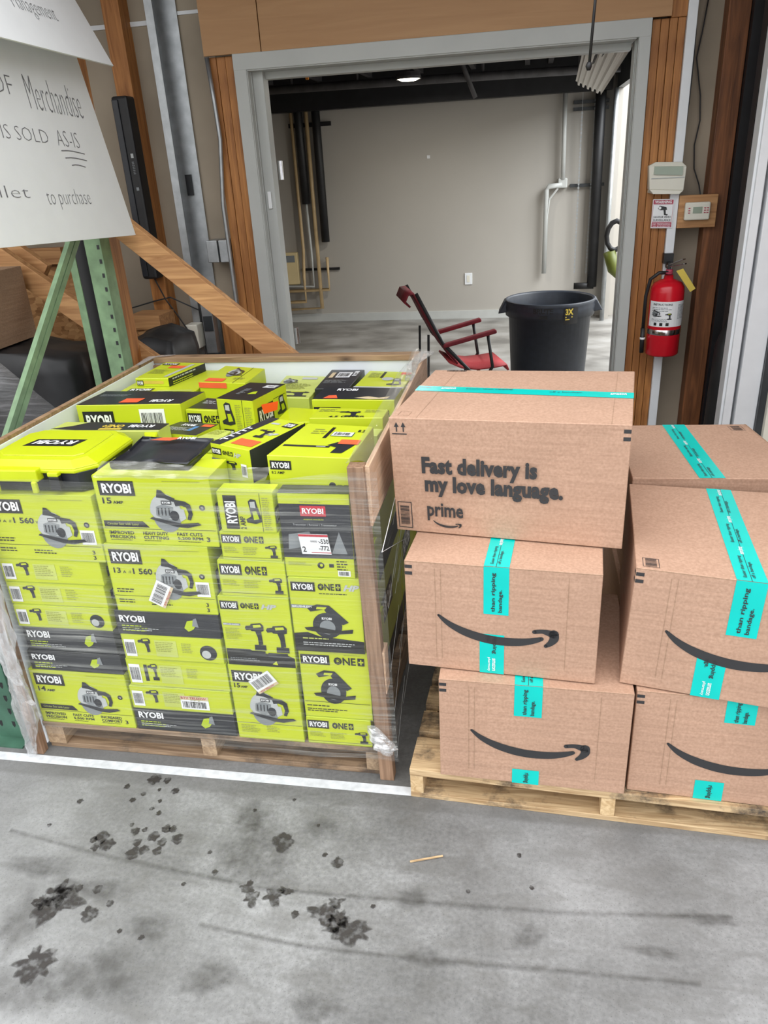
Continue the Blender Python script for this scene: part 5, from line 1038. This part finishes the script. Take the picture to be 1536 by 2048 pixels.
T([(-.618, 2.065), (-.398, 2.07), (-.395, 2.15), (-.612, 2.17)], .846, .930, 'lime', 'flat lime box picturing grey hand tools in the right half', top=lambda s: (s.drill(.35*s.w, .1*s.h, .3*s.w, .6*s.h), s.text('4.5 OWER', .25*s.w, .05*s.h, .5*s.w, .15*s.h, 'print_black', .02), s.lines(.05*s.w, .8*s.h, .3*s.w, 3, .005, 'print_dim', 3), s.lines(.7*s.w, .8*s.h, .25*s.w, 3, .005, 'print_dim', 3)))
T([(-.745, 2.115), (-.632, 2.12), (-.640, 2.25), (-.74, 2.27)], .846, .900, 'lime_plastic', 'plain bright lime box beside the upright sander box')
T([(-.665, 2.27), (-.395, 2.262), (-.39, 2.40), (-.655, 2.42)], .846, .925, 'lime', 'black-topped lime box with torn print in the right half of the crate',
  top=lambda s: (s.rect(0, .05*s.h, s.w, .95*s.h, 'charcoal', 0), s.poly([(.12*s.w, .10*s.h), (.30*s.w, .12*s.h), (.25*s.w, .35*s.h), (.16*s.w, .32*s.h)], 'sticker_red'), s.logo(.2*s.w, .66*s.h, .26*s.w, .22*s.h, None), s.poly([(.5*s.w, .15*s.h), (.66*s.w, .28*s.h), (.8*s.w, .18*s.h), (.92*s.w, .30*s.h), (.9*s.w, .1*s.h), (.7*s.w, .06*s.h)], 'tan_print')),
  front=lambda s: (s.rect(.02*s.w, .3*s.h, .33*s.w, .4*s.h, 'print_black'), s.logo(.03*s.w, .35*s.h, .12*s.w, .3*s.h, None), s.text('POWER', .80*s.w, .3*s.h, .14*s.w, .3*s.h, 'print_black', .02)))
T([(-.865, 2.41), (-.712, 2.40), (-.712, 2.68), (-.88, 2.70)], .846, .892, 'lime_pale', 'pale lime box under clear plastic at the middle of the back', top=lambda s: (s.drill(.1*s.w, .05*s.h, .8*s.w, .22*s.h), s.lines(.2*s.w, .6*s.h, .6*s.w, 8, .005, 'print_dim', 4), s.rect(.45*s.w, .82*s.h, .35*s.w, .1*s.h, 'print_silver', 2), s.saw(.05*s.w, .6*s.h, .4*s.w, .25*s.h)))
T([(-.703, 2.45), (-.585, 2.46), (-.578, 2.705), (-.705, 2.71)], .846, .910, 'charcoal', 'charcoal box with a white barcode label near the back wall', top=lambda s: (s.barcode(.32*s.w, .55*s.h, .42*s.w, .28*s.h, seed=3), s.rect(.12*s.w, .55*s.h, .12*s.w, .28*s.h, 'tan_print'), s.logo(.78*s.w, .6*s.h, .14*s.w, .32*s.h, None, rot=90), s.lines(.1*s.w, .4*s.h, .7*s.w, 4, .006, 'print_grey', 4)))
T([(-.576, 2.47), (-.398, 2.455), (-.39, 2.68), (-.560, 2.71)], .846, .905, 'lime', 'lime box with red corner label in the far right crate corner', top=lambda s: (s.lines(.1*s.w, .85*s.h, .25*s.w, 6, .006, 'print_dim', 2), s.rect(.36*s.w, .6*s.h, .06*s.w, .35*s.h, 'print_black'), s.disc(.55*s.w, .55*s.h, .022, 'print_silver', 2), s.sander(.6*s.w, .2*s.h, .3*s.w, .4*s.h), s.rect(.75*s.w, .82*s.h, .22*s.w, .14*s.h, 'sticker_red', 2), s.rect(.0, .05*s.h, s.w, .06*s.h, 'print_silver', 2)))

# lime plastic tool case
tc = thing('tool_case', (-1.2, 1.74, .868), 'lime plastic tool case with black base on the front left boxes', 'tool case')
def chamf(x0, x1, y0, y1, c): return [(x0+c, y0), (x1-c, y0), (x1, y0+c), (x1, y1-c), (x1-c, y1), (x0+c, y1), (x0, y1-c), (x0, y0+c)]
def prism(b, o0, z0, o1, z1, m, cap=True):
    n = len(o0); b.add([(x, y, z0) for x, y in o0]+[(x, y, z1) for x, y in o1], [(i, (i+1) % n, n+(i+1) % n, n+i) for i in range(n)]+([tuple(range(n, 2*n))] if cap else [])+[tuple(range(n-1, -1, -1))], m); return b
X0, X1, YA, YB = -1.424, -1.076, 1.625, 1.905
prism(B(), chamf(X0+.012, X1-.012, YA+.012, YB-.012, .03), .869, chamf(X0+.006, X1-.006, YA+.006, YB-.006, .035), .924, 'charcoal').build('base_shell', tc, bevel=.003)
b = prism(B(), chamf(X0, X1, YA, YB, .045), .922, chamf(X0, X1, YA, YB, .045), .934, 'lime_plastic'); prism(b, chamf(X0, X1, YA, YB, .045), .934, chamf(X0+.035, X1-.035, YA+.028, YB-.02, .03), .950, 'lime_plastic')
prism(b, chamf(X0+.05, X1-.05, YA+.05, YB-.03, .02), .950, chamf(X0+.054, X1-.054, YA+.054, YB-.034, .02), .953, 'lime_plastic'); b.build('lid', tc, bevel=.004)
s = Sheet(.15, .05); s.rect(0, 0, .15, .05, 'print_black', 0); s.text('RYOBI', .015, .012, .12, .027, 'white_print', .035, 180)
b = B(); s.emit(b, [(-1.325, 1.80, .953), (-1.175, 1.80, .953), (-1.19, 1.745, .953), (-1.34, 1.745, .953)]); b.build('logo_plate', tc)
b = B(); b.box(-1.355, -1.215, 1.606, 1.640, .905, .938, 'lime_plastic'); b.box(-1.345, -1.33, 1.600, 1.612, .875, .908, 'lime_plastic'); b.box(-1.235, -1.22, 1.600, 1.612, .875, .908, 'lime_plastic'); b.build('handle', tc, bevel=.004)
for x in (-1.19, -1.405): B().box(x, x+.03, 1.613, 1.628, .880, .918, 'print_black').box(x, x+.03, 1.611, 1.630, .918, .930, 'lime_plastic').build('latch', tc, bevel=.003)
B().box(-1.100, -1.065, 1.87, 1.96, .875, .938, 'lime_plastic').build('hinge_block', tc, bevel=.006) if False else None
tag(B().hexa([(-1.068, 1.915, .846), (-1.04, 1.872, .846), (-1.02, 1.90, .846), (-1.03, 1.925, .846)], [(-1.072, 1.92, .935), (-1.045, 1.872, .930), (-1.025, 1.90, .930), (-1.03, 1.925, .935)], 'lime_plastic').build('lime_sleeve', bevel=.004), 'lime folded sleeve poking up at the corner of the tool case', 'sleeve')
# glossy black bag
b = lump(-1.035, -.825, 1.66, 1.845, .924, .945, 'charcoal', 5, .008); bg_ = b.build('black_bag', smooth=True); tag(bg_, 'glossy black plastic bag with red sticker behind the tool case', 'bag')
s = Sheet(.09, .03); s.poly([(0, .006), (.03, .022), (.09, .024), (.06, .004)], 'sticker_red'); s.text('RYOBI', .075, .012, .05, .014, 'white_print', .03)
b = B(); s.emit(b, [(-.99, 1.83, .953), (-.90, 1.83, .953), (-.90, 1.79, .953), (-.99, 1.79, .953)]); b.build('sticker', bg_)

# ================================================================== STRETCH FILM ON THE CRATE
nz = lambda a, b_, c: noise.noise(Vector((a, b_, c)))
sf = thing('stretch_wrap', (-.9, 1.6, 0), 'clear stretch film wound round the crate of lime boxes', 'stretch film')
sheetgrid(lambda u, v: (-1.475+u*1.148+.012*(1-v), 1.590+.006*nz(u*6, v*9, 1)-.004*math.sin(u*3.14), .085+v*(.835+.035*max(0, u-.6)/.4)+.006*nz(u*7, 0, 5)), 60, 50, 'film_front', 'front_film', sf)
# gathered upper edge falling back over the boxes
sheetgrid(lambda u, v: (-1.05+u*.45, 1.592+v*.055+.006*nz(u*8, v*4, 2), .928+.016*v+.008*math.sin(u*5+1)*v+.004*nz(u*12, v*5, 7)), 50, 8, 'film_top', 'upper_fold', sf)
sheetgrid(lambda u, v: (-.333+.006*nz(u*6, v*7, 4)-.012*v, 1.60+u*1.17, .05+v*(.915)), 30, 30, 'film_side', 'side_film', sf)
sheetgrid(lambda u, v: (-.352-.055*v+.01*nz(u*5, v, 3), 1.62+u*1.1, .963+.02*math.sin(v*3.14)*(.4+u*.6)), 30, 6, 'film_top', 'side_fold', sf)
def bunch(path, rad, nm, seed, n=14, mat='film_bunch'):
    b = B(); pts = [Vector(p) for p in path]; res = []
    for i in range(len(pts)-1):
        for j in range(6): res.append((pts[i].lerp(pts[i+1], j/6), rad[i]*(1-j/6)+rad[i+1]*j/6))
    res.append((pts[-1], rad[-1])); vs = []
    for i, (p, r) in enumerate(res):
        for k in range(n):
            a = 2*math.pi*k/n; rr = r*(1+.55*nz(i*.35+seed, k*1.1, seed)); vs.append((p.x+rr*math.cos(a), p.y+rr*.55*math.sin(a), p.z+r*.5*nz(i, k, 3)))
    fs = [(i*n+k, i*n+(k+1) % n, (i+1)*n+(k+1) % n, (i+1)*n+k) for i in range(len(res)-1) for k in range(n)]
    b.add(vs, fs, mat).build(nm, sf)
bunch([(-1.40, 1.585, .80), (-1.415, 1.58, .60), (-1.425, 1.575, .46), (-1.425, 1.57, .34), (-1.43, 1.57, .26), (-1.43, 1.572, .16), (-1.45, 1.575, .06), (-1.46, 1.575, .004)], [.01, .016, .028, .020, .030, .034, .020, .014], 'twisted_tail', 2)
bunch([(-1.46, 1.60, .45), (-1.47, 1.60, .38), (-1.455, 1.59, .30), (-1.43, 1.58, .27)], [.02, .03, .02, .012], 'twisted_tail', 5)
bunch([(-.385, 1.592, .20), (-.365, 1.588, .165), (-.35, 1.588, .135), (-.345, 1.588, .11)], [.012, .026, .030, .012], 'corner_bunch', 8)
bunch([(-.36, 2.77, .94), (-.35, 2.74, .965), (-.375, 2.55, .965), (-.36, 2.35, .965)], [.02, .028, .018, .012], 'corner_bunch', 11)
bunch([(-1.44, 2.60, .955), (-1.42, 2.72, .965), (-1.36, 2.77, .96)], [.008, .018, .016], 'corner_bunch', 14)
b = B()
for i in range(12):
    z = .76-.72*random.random(); r0 = random.uniform(0, .6); x = -.329; b.tube([(x, 1.61+r0*.4, z), (x+.002, 1.75+r0, z+.10+.12*random.random())], .0004, 'print_silver', 4, False)
b.tube([(-.330, 1.61, .735), (-.327, 1.85, .80)], .0012, 'white_print', 5).tube([(-.330, 1.61, .735), (-.327, 1.95, .60)], .0009, 'white_print', 5)
o = b.build('film_crease', sf); o['kind'] = 'stuff'
